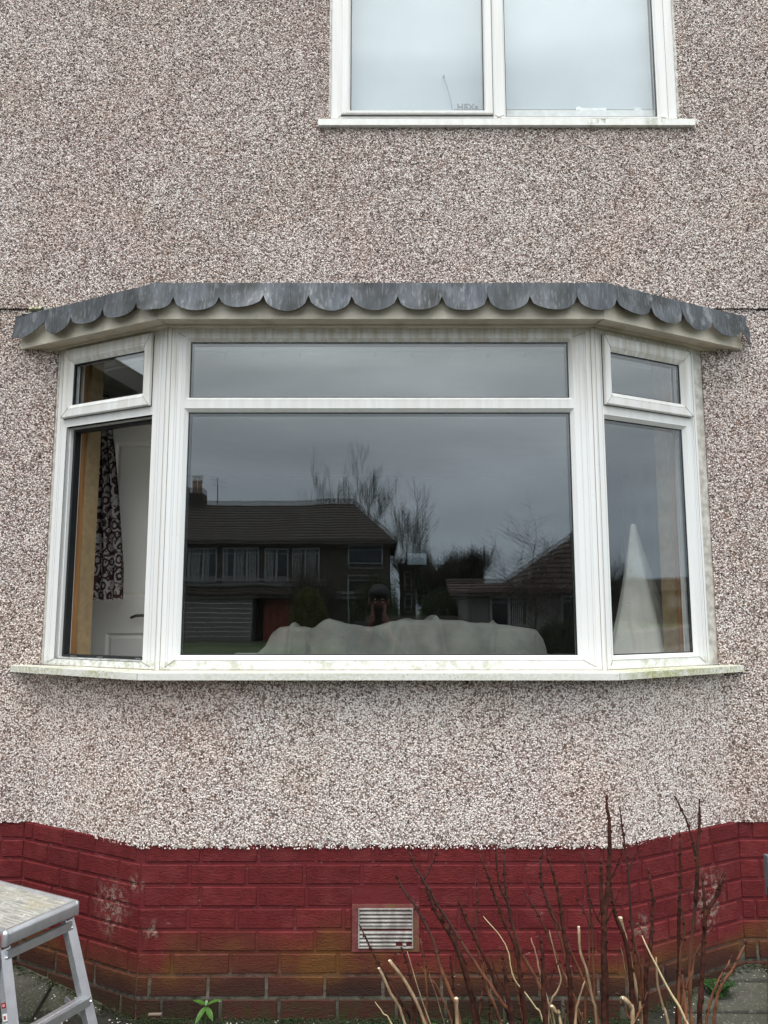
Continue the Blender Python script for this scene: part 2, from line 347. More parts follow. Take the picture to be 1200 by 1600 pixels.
m = Mat('weathered_lead')
st = m.noise((38, 38, 5), 5, .6); bl = m.noise(9, 4); sc2 = m.noise((120, 120, 18), 3)
c_ = m.mix(m.rng(st, .3, .7), (.045, .052, .062), (.125, .138, .155))
c_ = m.mix(m.rng(bl, .46, .66, 0, .85), c_, (.038, .041, .038))
c_ = m.mix(m.rng(sc2, .54, .70, 0, .55), c_, (.25, .26, .27))
c_ = m.mix(m.rng(m.noise(26, 5, .7), .6, .7, 0, .5), c_, (.11, .12, .085))
c_ = m.mix(m.rng(m.rand(), 0, 1, 0, .45), c_, (.030, .033, .034)); c_ = m.mix(m.mul(m.rng(m.noise((16, 16, 9), 5, .65), .58, .68), .6), c_, (.27, .285, .30))
m.set(Base_Color=c_, Roughness=m.rng(bl, .3, .7, .42, .62), Metallic=.35); m.bump(m.noise((22, 22, 6), 4), .35, .006); M_lead = m.m

M_mortarfill = simple('old_mortar', (.40, .38, .33), .9, var=.35, scale=45, bump=.8)
m = Mat('slate_wedge'); m.set(Base_Color=m.mix(m.rng(m.noise(25, 4), .4, .6), (.22, .27, .28), (.46, .46, .25)), Roughness=.7); M_slate = m.m

# red painted brick, worn and algae stained towards the ground
def paint_col(m, mortar=False):
    z = m.xyz(2); n1 = m.noise(5.5, 5, .6); n2 = m.noise(38, 5, .65); n3 = m.noise(2.2, 3)
    zz = m.math('ADD', z, m.math('MULTIPLY', m.math('SUBTRACT', n3, .5), .62))
    red = m.mix(m.rng(m.rand(), 0, 1), (.118, .0135, .0150), (.165, .0200, .0215))
    red = m.mix(m.rng(n2, .4, .66, 0, .6), red, (.080, .009, .011)); red = m.mix(m.rng(m.noise(11, 4), .5, .7, 0, .35), red, (.21, .045, .045))
    if mortar: red = m.mix(.7, red, (.125, .018, .022)); red = m.mix(m.rng(n2, .60, .70, 0, .4), red, (.24, .13, .12))
    orange = m.mix(m.rng(n1, .4, .62), (.095, .028, .016), (.125, .060, .014))
    c = m.mix(m.rng(zz, .32, .17, 0, .85, True), red, orange)
    bare = m.mix(m.rng(m.rand(), 0, 1), (.034, .016, .012), (.070, .022, .015)) if not mortar else m.mix(m.rng(n2, .35, .65), (.035, .03, .022), (.16, .15, .12))
    zc = m.math('ADD', z, m.math('MULTIPLY', m.math('SUBTRACT', n1, .5), .12))
    c = m.mix(m.rng(zc, .19, .07, 0, 1, True), c, bare)
    c = m.mix(m.mul(m.rng(zc, .07, -.02, 0, .85), m.rng(n2, .42, .6)), c, (.030, .040, .012))
    flake = m.rng(m.noise(44, 7, .8), .50, .56)
    for p, r in (((-1.08, -.23, .38), .13), ((-.975, -.30, .47), .05), ((-1.1, -.22, .30), .06), ((1.02, -.28, .30), .075), ((1.36, -.08, .36), .14), ((1.34, -.08, .28), .09), ((-.9, -.306, .305), .05)):
        c = m.mix(m.mul(m.mul(m.spot(p, r, .9), flake), .75), c, (.30, .25, .20))
    fl2 = m.mul(m.rng(m.noise((22, 22, 60), 4, .7), .66, .72), m.rng(m.noise(3, 2), .45, .6))
    c = m.mix(m.mul(fl2, .8 if mortar else .25), c, (.55, .48, .44))
    return c
def brick_material(name, mortar=False):
    m = Mat(name); m.set(Base_Color=paint_col(m, mortar), Roughness=m.rng(m.noise(14, 3), .3, .7, .6, .85), Specular_IOR_Level=.22)
    wv = m.noise((36, 36, 130), 4, .65, dist=1.1)
    b = m.math('ADD', wv, m.mul(m.noise(160, 3), .35))
    m.bump(b, .85 if not mortar else .55, .0055 if not mortar else .004); return m.m
M_brick = brick_material('painted_brick'); M_bmort = brick_material('brick_mortar', True)

m = Mat('paving_stone'); nn = m.noise(7, 5, .6)
c_ = m.mix(m.rng(nn, .35, .65), (.032, .034, .024), (.085, .082, .064))
c_ = m.mix(m.rng(m.noise(3.5, 5, .65), .47, .60, 0, .85), c_, (.026, .031, .012))
c_ = m.mix(m.rng(m.noise(120, 3), .58, .68, 0, .7), c_, (.20, .19, .165))
m.set(Base_Color=c_, Roughness=.9); m.bump(m.noise(60, 5), .8, .006); M_paving = m.m
M_soil = simple('dark_soil', (.022, .020, .014), .95, var=.5, scale=60, bump=1)
M_moss = simple('moss', (.020, .034, .009), .95, var=.6, scale=90)
M_stone = simple('pale_chip', (.60, .57, .50), .8, var=.3, scale=300)
M_alu = simple('aluminium', (.62, .64, .67), .34, 0.85, var=.10, scale=24)
M_aluflat = simple('aluminium_plate', (.55, .57, .60), .42, 0.7, var=.14, scale=40)
M_zinc = simple('zinc_rivet', (.75, .75, .76), .3, .9)
M_redpl = simple('red_plastic', (.55, .012, .02), .35)

def glass_material(name, tint=(1, 1, 1), k=1.3):
    m = Mat(name); m.t.nodes.remove(m.b)
    lw = m.n('ShaderNodeLayerWeight'); lw.inputs[0].default_value = .5
    f = m.math('POWER', lw.outputs['Facing'], 5.0); f = m.math('ADD', m.math('MULTIPLY', f, .92), .08 * k, True)
    tr = m.n('ShaderNodeBsdfTransparent'); tr.inputs[0].default_value = tint + (1,)
    gl = m.n('ShaderNodeBsdfGlossy'); bp = m.n('ShaderNodeBump'); bp.inputs['Strength'].default_value = 1.0; bp.inputs['Distance'].default_value = .00045; m.put(bp.inputs['Height'], m.noise(2.3, 2)); m.t.links.new(bp.outputs[0], gl.inputs['Normal']); gl.inputs['Roughness'].default_value = 0.0; gl.inputs['Color'].default_value = (.97, 1, 1, 1)
    mx = m.n('ShaderNodeMixShader'); m.put(mx.inputs[0], f)
    m.t.links.new(tr.outputs[0], mx.inputs[1]); m.t.links.new(gl.outputs[0], mx.inputs[2]); m.t.links.new(mx.outputs[0], m.out.inputs[0])
    return m.m
M_glass = glass_material('window_glass', (.955, .965, .963))

# ============================================================= THE HOUSE
house = thing('house', 'grey-pink pebbledashed house with a white bay window, scalloped lead canopy and red painted brick base', 'house')
FY = -.285                                         # front of the bay frames
XL, XR = -.925, .900
tx = Vector((.587, .285)).normalized()             # splay of the bay's sides

def dash_wall(name, quads, mat, boxes):
    mb = MB()
    for b in boxes: mb.box(*b)
    o = mb.build(name, mat, house)
    return o

# wall masses (front skin of the base coat at y = 0)
UW = (-.262, 1.44, 3.905, 5.15)                     # upper window opening x0,x1,z0,z1
upper = dash_wall('upper_wall', None, M_dash, [((-5, -.010, 2.952), (UW[0], .26, 5.7)), ((UW[1], -.010, 2.952), (5.2, .26, 5.7)),
    ((UW[0], -.010, 2.952), (UW[1], .26, UW[2])), ((UW[0], -.010, UW[3]), (UW[1], .26, 5.7))])
lower = dash_wall('lower_wall', None, M_dash, [((-5, .002, .622), (-1.535, .26, 2.952)), ((1.494, .002, .622), (5.2, .26, 2.952)), ((-1.535, .02, 2.765), (1.494, .26, 2.952))])
# mass of the bay under the sill
BL, BR = -.952, .930; BW0, BW1 = -1.560, 1.535
DY = -.306
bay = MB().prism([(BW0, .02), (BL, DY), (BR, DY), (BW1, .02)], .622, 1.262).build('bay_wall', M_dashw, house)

# ---- loose chips of the dash: real relief on the base coat
def chips(name, regions, mat, density, seed, parent=house):
    g = np.random.default_rng(seed); P = []; Nn = []; U = []; W = []
    for (o, u, v, lu, lv, holes, nvec) in regions:
        n = int(lu * lv * density); a = g.random(n) * lu; b = g.random(n) * lv
        keep = np.ones(n, bool)
        for (a0, a1, b0, b1) in holes: keep &= ~((a > a0) & (a < a1) & (b > b0) & (b < b1))
        a = a[keep]; b = b[keep]
        P.append(np.array(o) + a[:, None] * np.array(u) + b[:, None] * np.array(v))
        k = len(a); Nn.append(np.tile(nvec, (k, 1))); U.append(np.tile(u, (k, 1))); W.append(np.tile(v, (k, 1)))
    P = np.concatenate(P); Nn = np.concatenate(Nn); U = np.concatenate(U); W = np.concatenate(W); n = len(P)
    ang = g.random(n) * 6.283; ca, sa = np.cos(ang)[:, None], np.sin(ang)[:, None]
    A = U * ca + W * sa; B = -U * sa + W * ca
    r1 = (.0027 + .0031 * g.random(n) ** 1.6)[:, None]; r2 = r1 * (.55 + .45 * g.random(n))[:, None]; r3 = (.0022 + .0032 * g.random(n))[:, None]
    tl = Nn + (A * (g.random(n)[:, None] - .5) + B * (g.random(n)[:, None] - .5)) * .9
    P = P + Nn * .0008
    V = np.stack([P + A*r1, P + B*r2, P - A*r1*.9, P - B*r2*.9, P + tl*r3, P - Nn*.002], 1).reshape(-1, 3)
    T = np.array([[0,1,4],[1,2,4],[2,3,4],[3,0,4]])
    Fc = (np.arange(n)[:, None, None] * 6 + T[None]).reshape(-1, 3)
    me = bpy.data.meshes.new(name); me.vertices.add(len(V)); me.vertices.foreach_set('co', V.astype(np.float32).ravel())
    nf = len(Fc); me.loops.add(nf * 3); me.loops.foreach_set('vertex_index', Fc.astype(np.int32).ravel())
    me.polygons.add(nf); me.polygons.foreach_set('loop_start', (np.arange(nf) * 3).astype(np.int32)); me.polygons.foreach_set('loop_total', np.full(nf, 3, np.int32))
    me.update(calc_edges=True); at = me.attributes.new('tone', 'FLOAT', 'POINT')
    at.data.foreach_set('value', np.repeat(g.random(n) * .97 + .02, 6).astype(np.float32))
    me.materials.append(mat)
    return stuff(link(name, me, parent))
X3 = (1., 0., 0.); Z3 = (0., 0., 1.); NF = (0., -1., 0.)
DENS = 23000
chips('pebble_chips', [((-2.0, -.010, 2.950), X3, Z3, 4.0, 1.75, [(UW[0] + 2.0 - .004, UW[1] + 2.0 + .004, .953, 3)], NF)], M_dash, DENS, 1)
chips('pebble_chips', [((-2.0, .002, .62), X3, Z3, .462, 2.33, [], NF), ((1.497, .002, .62), X3, Z3, .56, 2.33, [], NF)], M_dash, DENS, 2)
# bay panel: left splay, front, right splay
def splay(x0, y0, x1, y1):
    d = np.array([x1 - x0, y1 - y0, 0.]); L = float(np.linalg.norm(d)); d /= L
    return ((x0, y0, .617), tuple(d), Z3, L, .648, [], (d[1], -d[0], 0.))
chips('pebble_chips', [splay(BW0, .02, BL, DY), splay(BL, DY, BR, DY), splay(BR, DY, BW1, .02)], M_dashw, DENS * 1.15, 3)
# ragged drip edge of the render over the brick
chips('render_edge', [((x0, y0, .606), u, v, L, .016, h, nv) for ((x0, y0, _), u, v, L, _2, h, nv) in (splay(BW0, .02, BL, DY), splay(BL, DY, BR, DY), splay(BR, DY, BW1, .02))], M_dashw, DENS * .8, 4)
# ragged mortar nibs hanging off the edge
nb = MB()
for i in range(26):
    t = rnd.random(); x = BL + (BR - BL) * t
    nb.ell((x, DY + .001, .617 - rnd.random() * .004), (.006 + rnd.random() * .012, .004, .004 + rnd.random() * .007), 6, 4)
stuff(nb.build('mortar_nibs', M_mortarfill, house))

# ---- brick plinth
plinth_path = [(-2.4, .012), (BW0 - .004, .012), (BL - .002, DY + .008), (BR + .002, DY + .008), (BW1 + .004, .012), (2.4, .012)]
mb = MB()
mb.prism([(-5, .0105), (BW0, .0105), (BL, DY + .0058), (BR, DY + .0058), (BW1, .0105), (5.2, .0105), (5.2, .24), (-5, .24)], -.15, .6225)
plinth = mb.build('brick_plinth', M_bmort, house)
VX0, VX1, VZ0, VZ1 = -.100, .113, .240, .385        # the air vent
def brick_mesh(L, H):
    mb = MB(); ch = .0035; j = lambda s: (rnd.random() - .5) * s; Y = -.0052 - rnd.random() * .002
    back = [(0, .01, 0), (L, .01, 0), (L, .01, H), (0, .01, H)]
    mid = [(j(.003), -.0015, j(.003)), (L + j(.003), -.0015, j(.003)), (L + j(.003), -.0015, H + j(.003)), (j(.003), -.0015, H + j(.003))]
    fr = [(ch + j(.003), Y + j(.002), ch + j(.003)), (L - ch, Y + j(.002), ch + j(.003)), (L - ch + j(.003), Y + j(.002), H - ch), (ch, Y + j(.002), H - ch + j(.003))]
    for p in back + mid + fr: mb.V(*p)
    for k in (0, 4):
        for i in range(4): q = (i + 1) % 4; mb.F(k + i, k + q, k + 4 + q, k + 4 + i)
    mb.F(8, 9, 10, 11); return mb
def lay(x0, y0, x1, y1, seed):
    r = random.Random(seed); d = Vector((x1 - x0, y1 - y0)); L = d.length; d.normalize(); ang = math.atan2(d.y, d.x)
    for c in range(8):
        zt = .551 - .082 * (c - 1) - .006; zb = zt - .082 + .0115
        if c == 0: zb, zt = .551 + .0055, .6205
        s = -.225 * r.choice((.15, .4, .55)) if c % 2 else -.225 * r.choice((.62, .75, .95)); first = True
        while s < L:
            ln = .225 if r.random() < .78 else .19; a = max(s + .0055, .001); b = min(s + ln - .0055, L - .001)
            s += ln
            if b - a < .03: continue
            segs = [(a, b)]
            wx0, wx1 = x0 + d.x * a, x0 + d.x * b
            if abs(d.y) < .01 and zt > VZ0 - .012 and zb < VZ1 + .012 and y0 < -.2:
                segs = []
                if wx0 < VX0 - .04: segs.append((a, min(b, VX0 - .026 - x0)))
                if wx1 > VX1 + .04: segs.append((max(a, VX1 + .026 - x0), b))
            for a2, b2 in segs:
                if b2 - a2 < .025: continue
                bm_ = brick_mesh(b2 - a2, zt - zb)
                o = link('brick', bm_.mesh('brick', M_brick), plinth, (x0 + d.x * a2 + r.uniform(-.0006, .0006), y0 + d.y * a2, zb), (0, 0, ang))
for i, (p, q) in enumerate(zip(plinth_path, plinth_path[1:])): lay(*p, *q, 40 + i)

# ---- air vent with double row of louvres
vy = DY - .004
mb = MB(); t_ = .0045
mb.box((VX0, vy, VZ0), (VX1, vy + .02, VZ0 + t_)); mb.box((VX0, vy, VZ1 - t_), (VX1, vy + .02, VZ1)); mb.box((VX0, vy, VZ0 + t_), (VX0 + t_, vy + .02, VZ1 - t_)); mb.box((VX1 - t_, vy, VZ0 + t_), (VX1, vy + .02, VZ1 - t_))
mb.box((VX0 + t_, vy + .002, (VZ0 + VZ1) / 2 - .001), (VX1 - t_, vy + .018, (VZ0 + VZ1) / 2 + .006))
m = Mat('vent_plastic'); c_ = m.mix(m.rng(m.noise((30, 30, 12), 4), .35, .65), (.44, .42, .39), (.24, .22, .20)); m.set(Base_Color=c_, Roughness=.55); M_vent = m.m
vent = mb.build('air_vent', M_vent, house); vent['label'] = 'pale plastic louvred air vent with a broken corner'
MB().box((VX0 + .002, vy + .0205, VZ0 + .002), (VX1 - .002, vy + .022, VZ1 - .002)).build('vent_back', M_gasket, vent)
zs = [VZ0 + .0165 + i * .0142 for i in range(4)] + [(VZ0 + VZ1) / 2 + .0165 + i * .0142 for i in range(4)]
for i, z_ in enumerate(zs):
    mb = MB(); spans = [(VX0 + t_, VX1 - t_)]
    if i == 0: spans = [(VX0 + t_, VX0 + .146), (VX0 + .172, VX0 + .186)]
    for a, b in spans:
        mb.prism([(a, vy + .001), (b, vy + .001), (b, vy + .016), (a, vy + .016)], [z_ - .0065, z_ - .0065, z_ + .0025, z_ + .0025], [z_ - .0035, z_ - .0035, z_ + .0055, z_ + .0055])
    mb.build('louvre', M_vent, vent)
for k in range(1, 6):
    x_ = VX0 + (VX1 - VX0) * k / 6
    MB().box((x_ - .0012, vy + .010, VZ0 + t_), (x_ + .0012, vy + .0185, VZ1 - t_)).build('vent_rib', M_vent, vent)
# pinkish mortar surround of the vent
m = Mat('vent_mortar'); c_ = m.mix(m.rng(m.noise(26, 5), .35, .65), (.14, .028, .026), (.19, .062, .052)); m.set(Base_Color=m.mix(m.rng(m.noise(8, 4), .5, .65), c_, (.15, .07, .03)), Roughness=.85); m.bump(m.noise(70, 4), .5, .004)
mb = MB(); e = .024; yy = DY + .0015
for (a0, a1, b0, b1) in ((VX0 - e, VX1 + e, VZ1 + .0005, VZ1 + .014), (VX0 - e, VX1 + e, VZ0 - .014, VZ0 - .0005), (VX0 - e, VX0 - .0005, VZ0, VZ1), (VX1 + .0005, VX1 + e, VZ0, VZ1)): mb.box((a0, yy, b0), (a1, yy + .006, b1))
mb.build('vent_surround', m.m, house)

# ---- bay window frames ------------------------------------------------
def fmap(P, T):                                     # local (s, w outward, z) -> world
    T = Vector(T); Nv = Vector((T.y, -T.x));
    if Nv.y > 0: Nv = -Nv
    return lambda s, w_, z: (P[0] + T.x * s + Nv.x * w_, P[1] + T.y * s + Nv.y * w_, z)
FF = fmap((0, FY), (1, 0)); FL = fmap((XL, FY), (-tx.x, tx.y)); FR = fmap((XR, FY), (tx.x, tx.y))
def plate(mb, f, s0, s1, z0, z1, holes, w0, w1):
    S = sorted({s0, s1} | {h[0] for h in holes} | {h[1] for h in holes}); Z = sorted({z0, z1} | {h[2] for h in holes} | {h[3] for h in holes})
    inh = lambda s, z: any(h[0] < s < h[1] and h[2] < z < h[3] for h in holes)
    for a, b in zip(S, S[1:]):
        for c, d in zip(Z, Z[1:]):
            if inh((a + b) / 2, (c + d) / 2): continue
            mb.F(*[mb.V(f(s, w0, z)) for s, z in ((a, c), (b, c), (b, d), (a, d))]); mb.F(*[mb.V(f(s, w1, z)) for s, z in ((a, c), (b, c), (b, d), (a, d))])
    for (a, b, c, d) in [(s0, s1, z0, z1)] + list(holes):
        for (p, q) in (((a, c), (b, c)), ((b, c), (b, d)), ((b, d), (a, d)), ((a, d), (a, c))):
            mb.F(mb.V(f(p[0], w0, p[1])), mb.V(f(q[0], w0, q[1])), mb.V(f(q[0], w1, q[1])), mb.V(f(p[0], w1, p[1])))
def ring(mb, f, s0, s1, z0, z1, prof):              # mitred moulding; prof = [(inset, w)...]
    L_ = []
    for (i, w_) in prof:
        sg = 1 if s1 > s0 else -1
        L_.append([mb.V(f(s0 + sg*i, w_, z0 + i)), mb.V(f(s1 - sg*i, w_, z0 + i)), mb.V(f(s1 - sg*i, w_, z1 - i)), mb.V(f(s0 + sg*i, w_, z1 - i))])
    for a, b in zip(L_, L_[1:]):
        for k in range(4): q = (k + 1) % 4; mb.F(a[k], a[q], b[q], b[k])
def quad(f, s0, s1, z0, z1, w_):
    mb = MB(); mb.F(*[mb.V(f(s, w_, z)) for s, z in ((s0, z0), (s1, z0), (s1, z1), (s0, z1))]); return mb
def fbox(f, s0, s1, w0, w1, z0, z1, mb=None):
    mb = mb or MB(); mb.box((s0, w0, z0), (s1, w1, z1), f); return mb
ZB, ZT = 1.294, 2.752
fr = MB()
gl_f = [(-.837, .796, 1.352, 2.376), (-.837, .796, 2.440, 2.688)]     # front glass sights
BV = .017                                                             # bevel width around each light
plate(fr, FF, XL + .010, XR - .010, ZB, ZT, [(a - BV, b + BV, c - BV, d + BV) for a, b, c, d in ((gl_f[0][0], gl_f[0][1], gl_f[0][2], gl_f[1][3]),)], 0, -.065)
LO = (.082, .600, 1.322, 2.372); LS = (.089, .620, 2.412, 2.735); LG = (.136, .565, 2.470, 2.664)
plate(fr, FL, .010, .660, ZB, ZT, [LO, (LS[0] + .012, LS[1] - .012, LS[2] + .012, LS[3] - .012)], 0, -.065)
RO = (.062, .524, 1.350, 2.355); RS = (.050, .568, 2.412, 2.722); RG = (.094, .505, 2.468, 2.652)
plate(fr, FR, .010, .602, ZB, ZT, [(RO[0] - BV, RO[1] + BV, RO[2] - BV, RO[3] + BV), (RS[0] + .012, RS[1] - .012, RS[2] + .012, RS[3] - .012)], 0, -.065)
baywin = fr.build('bay_window', M_upvc, house); baywin['label'] = 'white plastic three-sided bay window, lower left light open'
# transom between the front lights
plb = MB(); fbox(FF, gl_f[0][0] - BV, gl_f[0][1] + BV, -.060, .001, gl_f[0][3] + .014, gl_f[1][2] - .010, plb)
plb.build('transom', M_upvc, baywin)
def bead(f, g, name='glazing_bead', bv=BV, w0=0.0005, mat=M_upvc, bz=None):
    mb = MB(); ring(mb, f, g[0] - bv, g[1] + bv, g[2] - bv, g[3] + bv, [(0, w0 - .003), (0, w0), (.0018, w0 + .001), (bv - .003, w0 - .011), (bv, w0 - .014), (bv, w0 - .03)])
    mb.build(name, mat, baywin, smooth=20)
    mb = MB(); ring(mb, f, g[0] - .001, g[1] + .001, g[2] - .001, g[3] + .001, [(0, w0 - .016), (.0055, w0 - .0175), (.0055, w0 - .03)])
    mb.build('gasket', M_gasket, baywin)
def glaze(f, g, w_=-.018, tilt=0.0):
    quad(f, g[0] - .006, g[1] + .006, g[2] - .006, g[3] + .006, w_).build('glass_pane', M_glass, baywin)
    # inner sheet of the sealed unit, set a hair off parallel as these units are
    a, b, c, d = g; mb = MB()
    mb.F(*[mb.V(f(s, w_ - .020 - tilt * (z - c), z)) for s, z in ((a - .006, c - .006), (b + .006, c - .006), (b + .006, d + .006), (a - .006, d + .006))])
    mb.build('glass_pane', M_glass, baywin)
    mb = MB(); ring(mb, f, g[0], g[1], g[2], g[3], [(-.004, w_ - .003), (.004, w_ - .003), (.004, w_ - .018)]); mb.build('spacer_bar', M_zinc, baywin)
for g in gl_f:
    # front lights: the transom side uses a thinner bevel
    bead(FF, g); glaze(FF, g, tilt=.0035)
bead(FR, RO); glaze(FR, RO, tilt=.002)
def sash(f, o, g, proud=.020):
    mb = MB(); sg = 1
    L_ = [[(o[0], -.012), (o[0], proud - .003), (o[0] + .003, proud), ((o[0] + g[0]) / 2 + .004, proud), ((o[0] + g[0]) / 2 + .005, proud - .0012), ((o[0] + g[0]) / 2 + .0065, proud), (g[0] - .014, proud), (g[0] - .002, proud - .011), (g[0], proud - .013), (g[0], -.03)]]
    rows = []
    n = len(L_[0])
    for k in range(n):
        fr_ = (L_[0][k][0] - o[0]) / (g[0] - o[0]); w_ = L_[0][k][1]
        a = o[0] + fr_ * (g[0] - o[0]); b = o[1] + fr_ * (g[1] - o[1]); c = o[2] + fr_ * (g[2] - o[2]); d = o[3] + fr_ * (g[3] - o[3])
        rows.append([mb.V(f(a, w_, c)), mb.V(f(b, w_, c)), mb.V(f(b, w_, d)), mb.V(f(a, w_, d))])
    for a, b in zip(rows, rows[1:]):
        for k in range(4): q = (k + 1) % 4; mb.F(a[k], a[q], b[q], b[k])
    mb.build('fanlight_sash', M_upvc, baywin, smooth=20)
    mb = MB(); ring(mb, f, g[0] - .001, g[1] + .001, g[2] - .001, g[3] + .001, [(0, proud - .014), (.005, proud - .016), (.005, proud - .03)]); mb.build('gasket', M_gasket, baywin)
    mb = MB(); ring(mb, f, o[0] - .002, o[1] + .002, o[2] - .002, o[3] + .002, [(0, .0005), (0, .003), (.006, .003)]); mb.build('gasket', M_gasket, baywin)
sash(FL, LS, LG); glaze(FL, LG, 0.002); sash(FR, RS, RG); glaze(FR, RG, 0.002)
# the open lower left light: stepped rebate and black seal, no pane in it
mb = MB(); ring(mb, FL, LO[0], LO[1], LO[2], LO[3], [(0, 0), (0, -.022), (.006, -.022), (.006, -.046), (.014, -.046), (.014, -.062)]); mb.build('open_rebate', M_upvc, baywin)
mb = MB(); ring(mb, FL, LO[0] + .008, LO[1] - .008, LO[2] + .008, LO[3] - .008, [(0, -.0455), (0, -.036), (.009, -.038), (.010, -.070)]); mb.build('gasket', M_gasket, baywin)
for s_, z_ in ((.118, 1.337), (.34, 1.337), (.5, 1.337)):
    fbox(FL, s_, s_ + .030, -.034, -.028, z_ - .006, z_ - .001).build('keep', M_zinc, baywin)
# grooves: a thin raised outer flange round each frame so the joints read
for f, a, b in ((FF, XL + .010, XR - .010), (FL, .010, .660), (FR, .010, .602)):
    for s0, s1 in ((a, a + .021), (b - .021, b)):
        fbox(f, s0, s1, .0004, .0030, ZB + .001, ZT - .001).build('frame_flange', M_upvc, baywin)
    fbox(f, a + .0215, b - .0215, .0004, .0022, ZT - .024, ZT - .001).build('frame_flange', M_upvc, baywin)
    fbox(f, a + .0215, b - .0215, .0004, .0022, ZB + .001, ZB + .011).build('frame_flange', M_upvc, baywin)
    for c in (a + .030, b - .030):
        fbox(f, c - .0005, c + .0005, .0003, .0008, ZB + .02, ZT - .02).build('groove_line', M_groove, baywin)
# mitre joints of the welded corners
def mitre(f, a, b, w_=.0012):
    p = Vector(f(a[0], w_, a[1])); q = Vector(f(b[0], w_, b[1])); MB().bar(p, q, .0013, .0016, (0, -1, .01)).build('mitre_joint', M_joint, baywin)
for g, f, a, b in ((gl_f[0], FF, XL + .031, XR - .031), (RO, FR, .031, .581)):
    mitre(f, (a, ZB + .012), (g[0] - BV, g[2] - BV)); mitre(f, (b, ZB + .012), (g[1] + BV, g[2] - BV))
g = gl_f[1]; mitre(FF, (XL + .031, ZT - .025), (g[0] - BV, g[3] + BV)); mitre(FF, (XR - .031, ZT - .025), (g[1] + BV, g[3] + BV))
mitre(FL, (LO[0], LO[2]), (.040, ZB + .012)); mitre(FL, (LO[1], LO[2]), (.640, ZB + .012))
for f, o, g in ((FL, LS, LG), (FR, RS, RG)):
    for i, j in ((0, 2), (1, 2), (1, 3), (0, 3)): mitre(f, (o[i], o[j]), (g[i] + (-.010 if i == 0 else .010), g[j] + (-.012 if j == 2 else .012)), .0202)
# dark seating line between each frame and the sill, and the step under the bottom bead
for f, a, b in ((FF, XL + .010, XR - .010), (FL, .010, .660), (FR, .010, .602)):
    fbox(f, a, b, .0005, .0042, ZB - .0005, ZB + .0018).build('sill_seal', M_joint, baywin)
for f, g in ((FF, gl_f[0]), (FR, RO)):
    fbox(f, g[0] - BV, g[1] + BV, .0003, .0012, g[2] - BV - .0018, g[2] - BV - .0002).build('bead_joint', M_groove, baywin)
# rain grooves on the face of every frame
for f, s_ in ((FF, XL + .058), (FF, XR - .062), (FL, .055)):
    fbox(f, s_ - .0004, s_ + .0004, .0004, .0008, ZB + .03, ZT - .03).build('groove_line', M_groove, baywin)
# corner posts between the frames
for X, sg in ((XL, -1), (XR, 1)):
    n1 = Vector((0, -1)); n2 = Vector((sg * tx.y, -tx.x)); c0 = Vector((X, FY))
    poly = [c0 + n1*.004 - Vector((sg, 0)) * .0095, c0 + (n1 + n2).normalized() * .0085, c0 + n2*.004 + Vector((sg*tx.x, tx.y)) * .0095, c0 + Vector((sg*tx.x, tx.y)) * .0095 - n2 * .06, c0 - Vector((sg, 0)) * .0095 - n1 * .06]
    poly = [(p.x, p.y) for p in poly]
    MB().prism(poly if sg < 0 else poly[::-1], ZB, ZT).build('corner_post', M_upvc, baywin)
    for s_ in (-.0102, .0102):
        f = FF if s_ < 0 else (FL if sg < 0 else FR)
        a = (X - sg * .0102) if s_ < 0 else .0102
        fbox(f, a - .0009, a + .0009, -.01, .0045, ZB, ZT).build('corner_seal', M_joint, baywin)
# trims and mastic where the side frames meet the wall
m = Mat('mastic'); m.set(Base_Color=m.mix(m.rng(m.noise(30, 4), .35, .65), (.66, .64, .58), (.40, .37, .32)), Roughness=.6); M_mastic = m.m
fbox(FR, .604, .662, -.05, -.004, ZB, ZT).build('side_trim', M_mastic, baywin); fbox(FL, .662, .676, -.05, .003, ZB, ZT).build('side_trim', M_mastic, baywin)
fbox(FR, .588, .5895, .003, .0036, ZB + .01, ZT - .02).build('groove_line', M_joint, baywin)

# ---- sill
SZ = 1.294
def sill_mesh(path_out, path_in, zt0, zt1, th):
    mb = MB(); n = len(path_out)
    a = [mb.V(x, y, zt0) for x, y in path_out]; b = [mb.V(x, y, zt1) for x, y in path_in]
    c = [mb.V(x, y, zt0 - th) for x, y in path_out]; e = [mb.V(x * .985, y + .012, zt0 - th) for x, y in path_out]; d = [mb.V(x, y, zt1 - .03) for x, y in path_in]
    for i in range(n - 1):
        for p, q in ((a, b), (c, a), (e, c), (d, e), (b, d)): mb.F(p[i], p[i+1], q[i+1], q[i])
    for i in (0, n - 1): mb.F(a[i], b[i], d[i], e[i], c[i])
    return mb
so = [(-1.66, -.012), (-.968, -.400), (.925, -.400), (1.60, -.012)]
si = [(-1.66, .02), (-.90, -.24), (.88, -.24), (1.60, .02)]
for k in range(3):
    g_ = .0007
    po, pi = [list(so[k]), list(so[k+1])], [list(si[k]), list(si[k+1])]
    sill_mesh(po, pi, SZ - .003, SZ, .027).build('window_sill', M_sill, house)
for x in (-.968, .925):
    MB().box((x - .0008, -.4012, SZ - .032), (x + .0008, -.398, SZ - .0035)).build('sill_joint', M_joint, house)

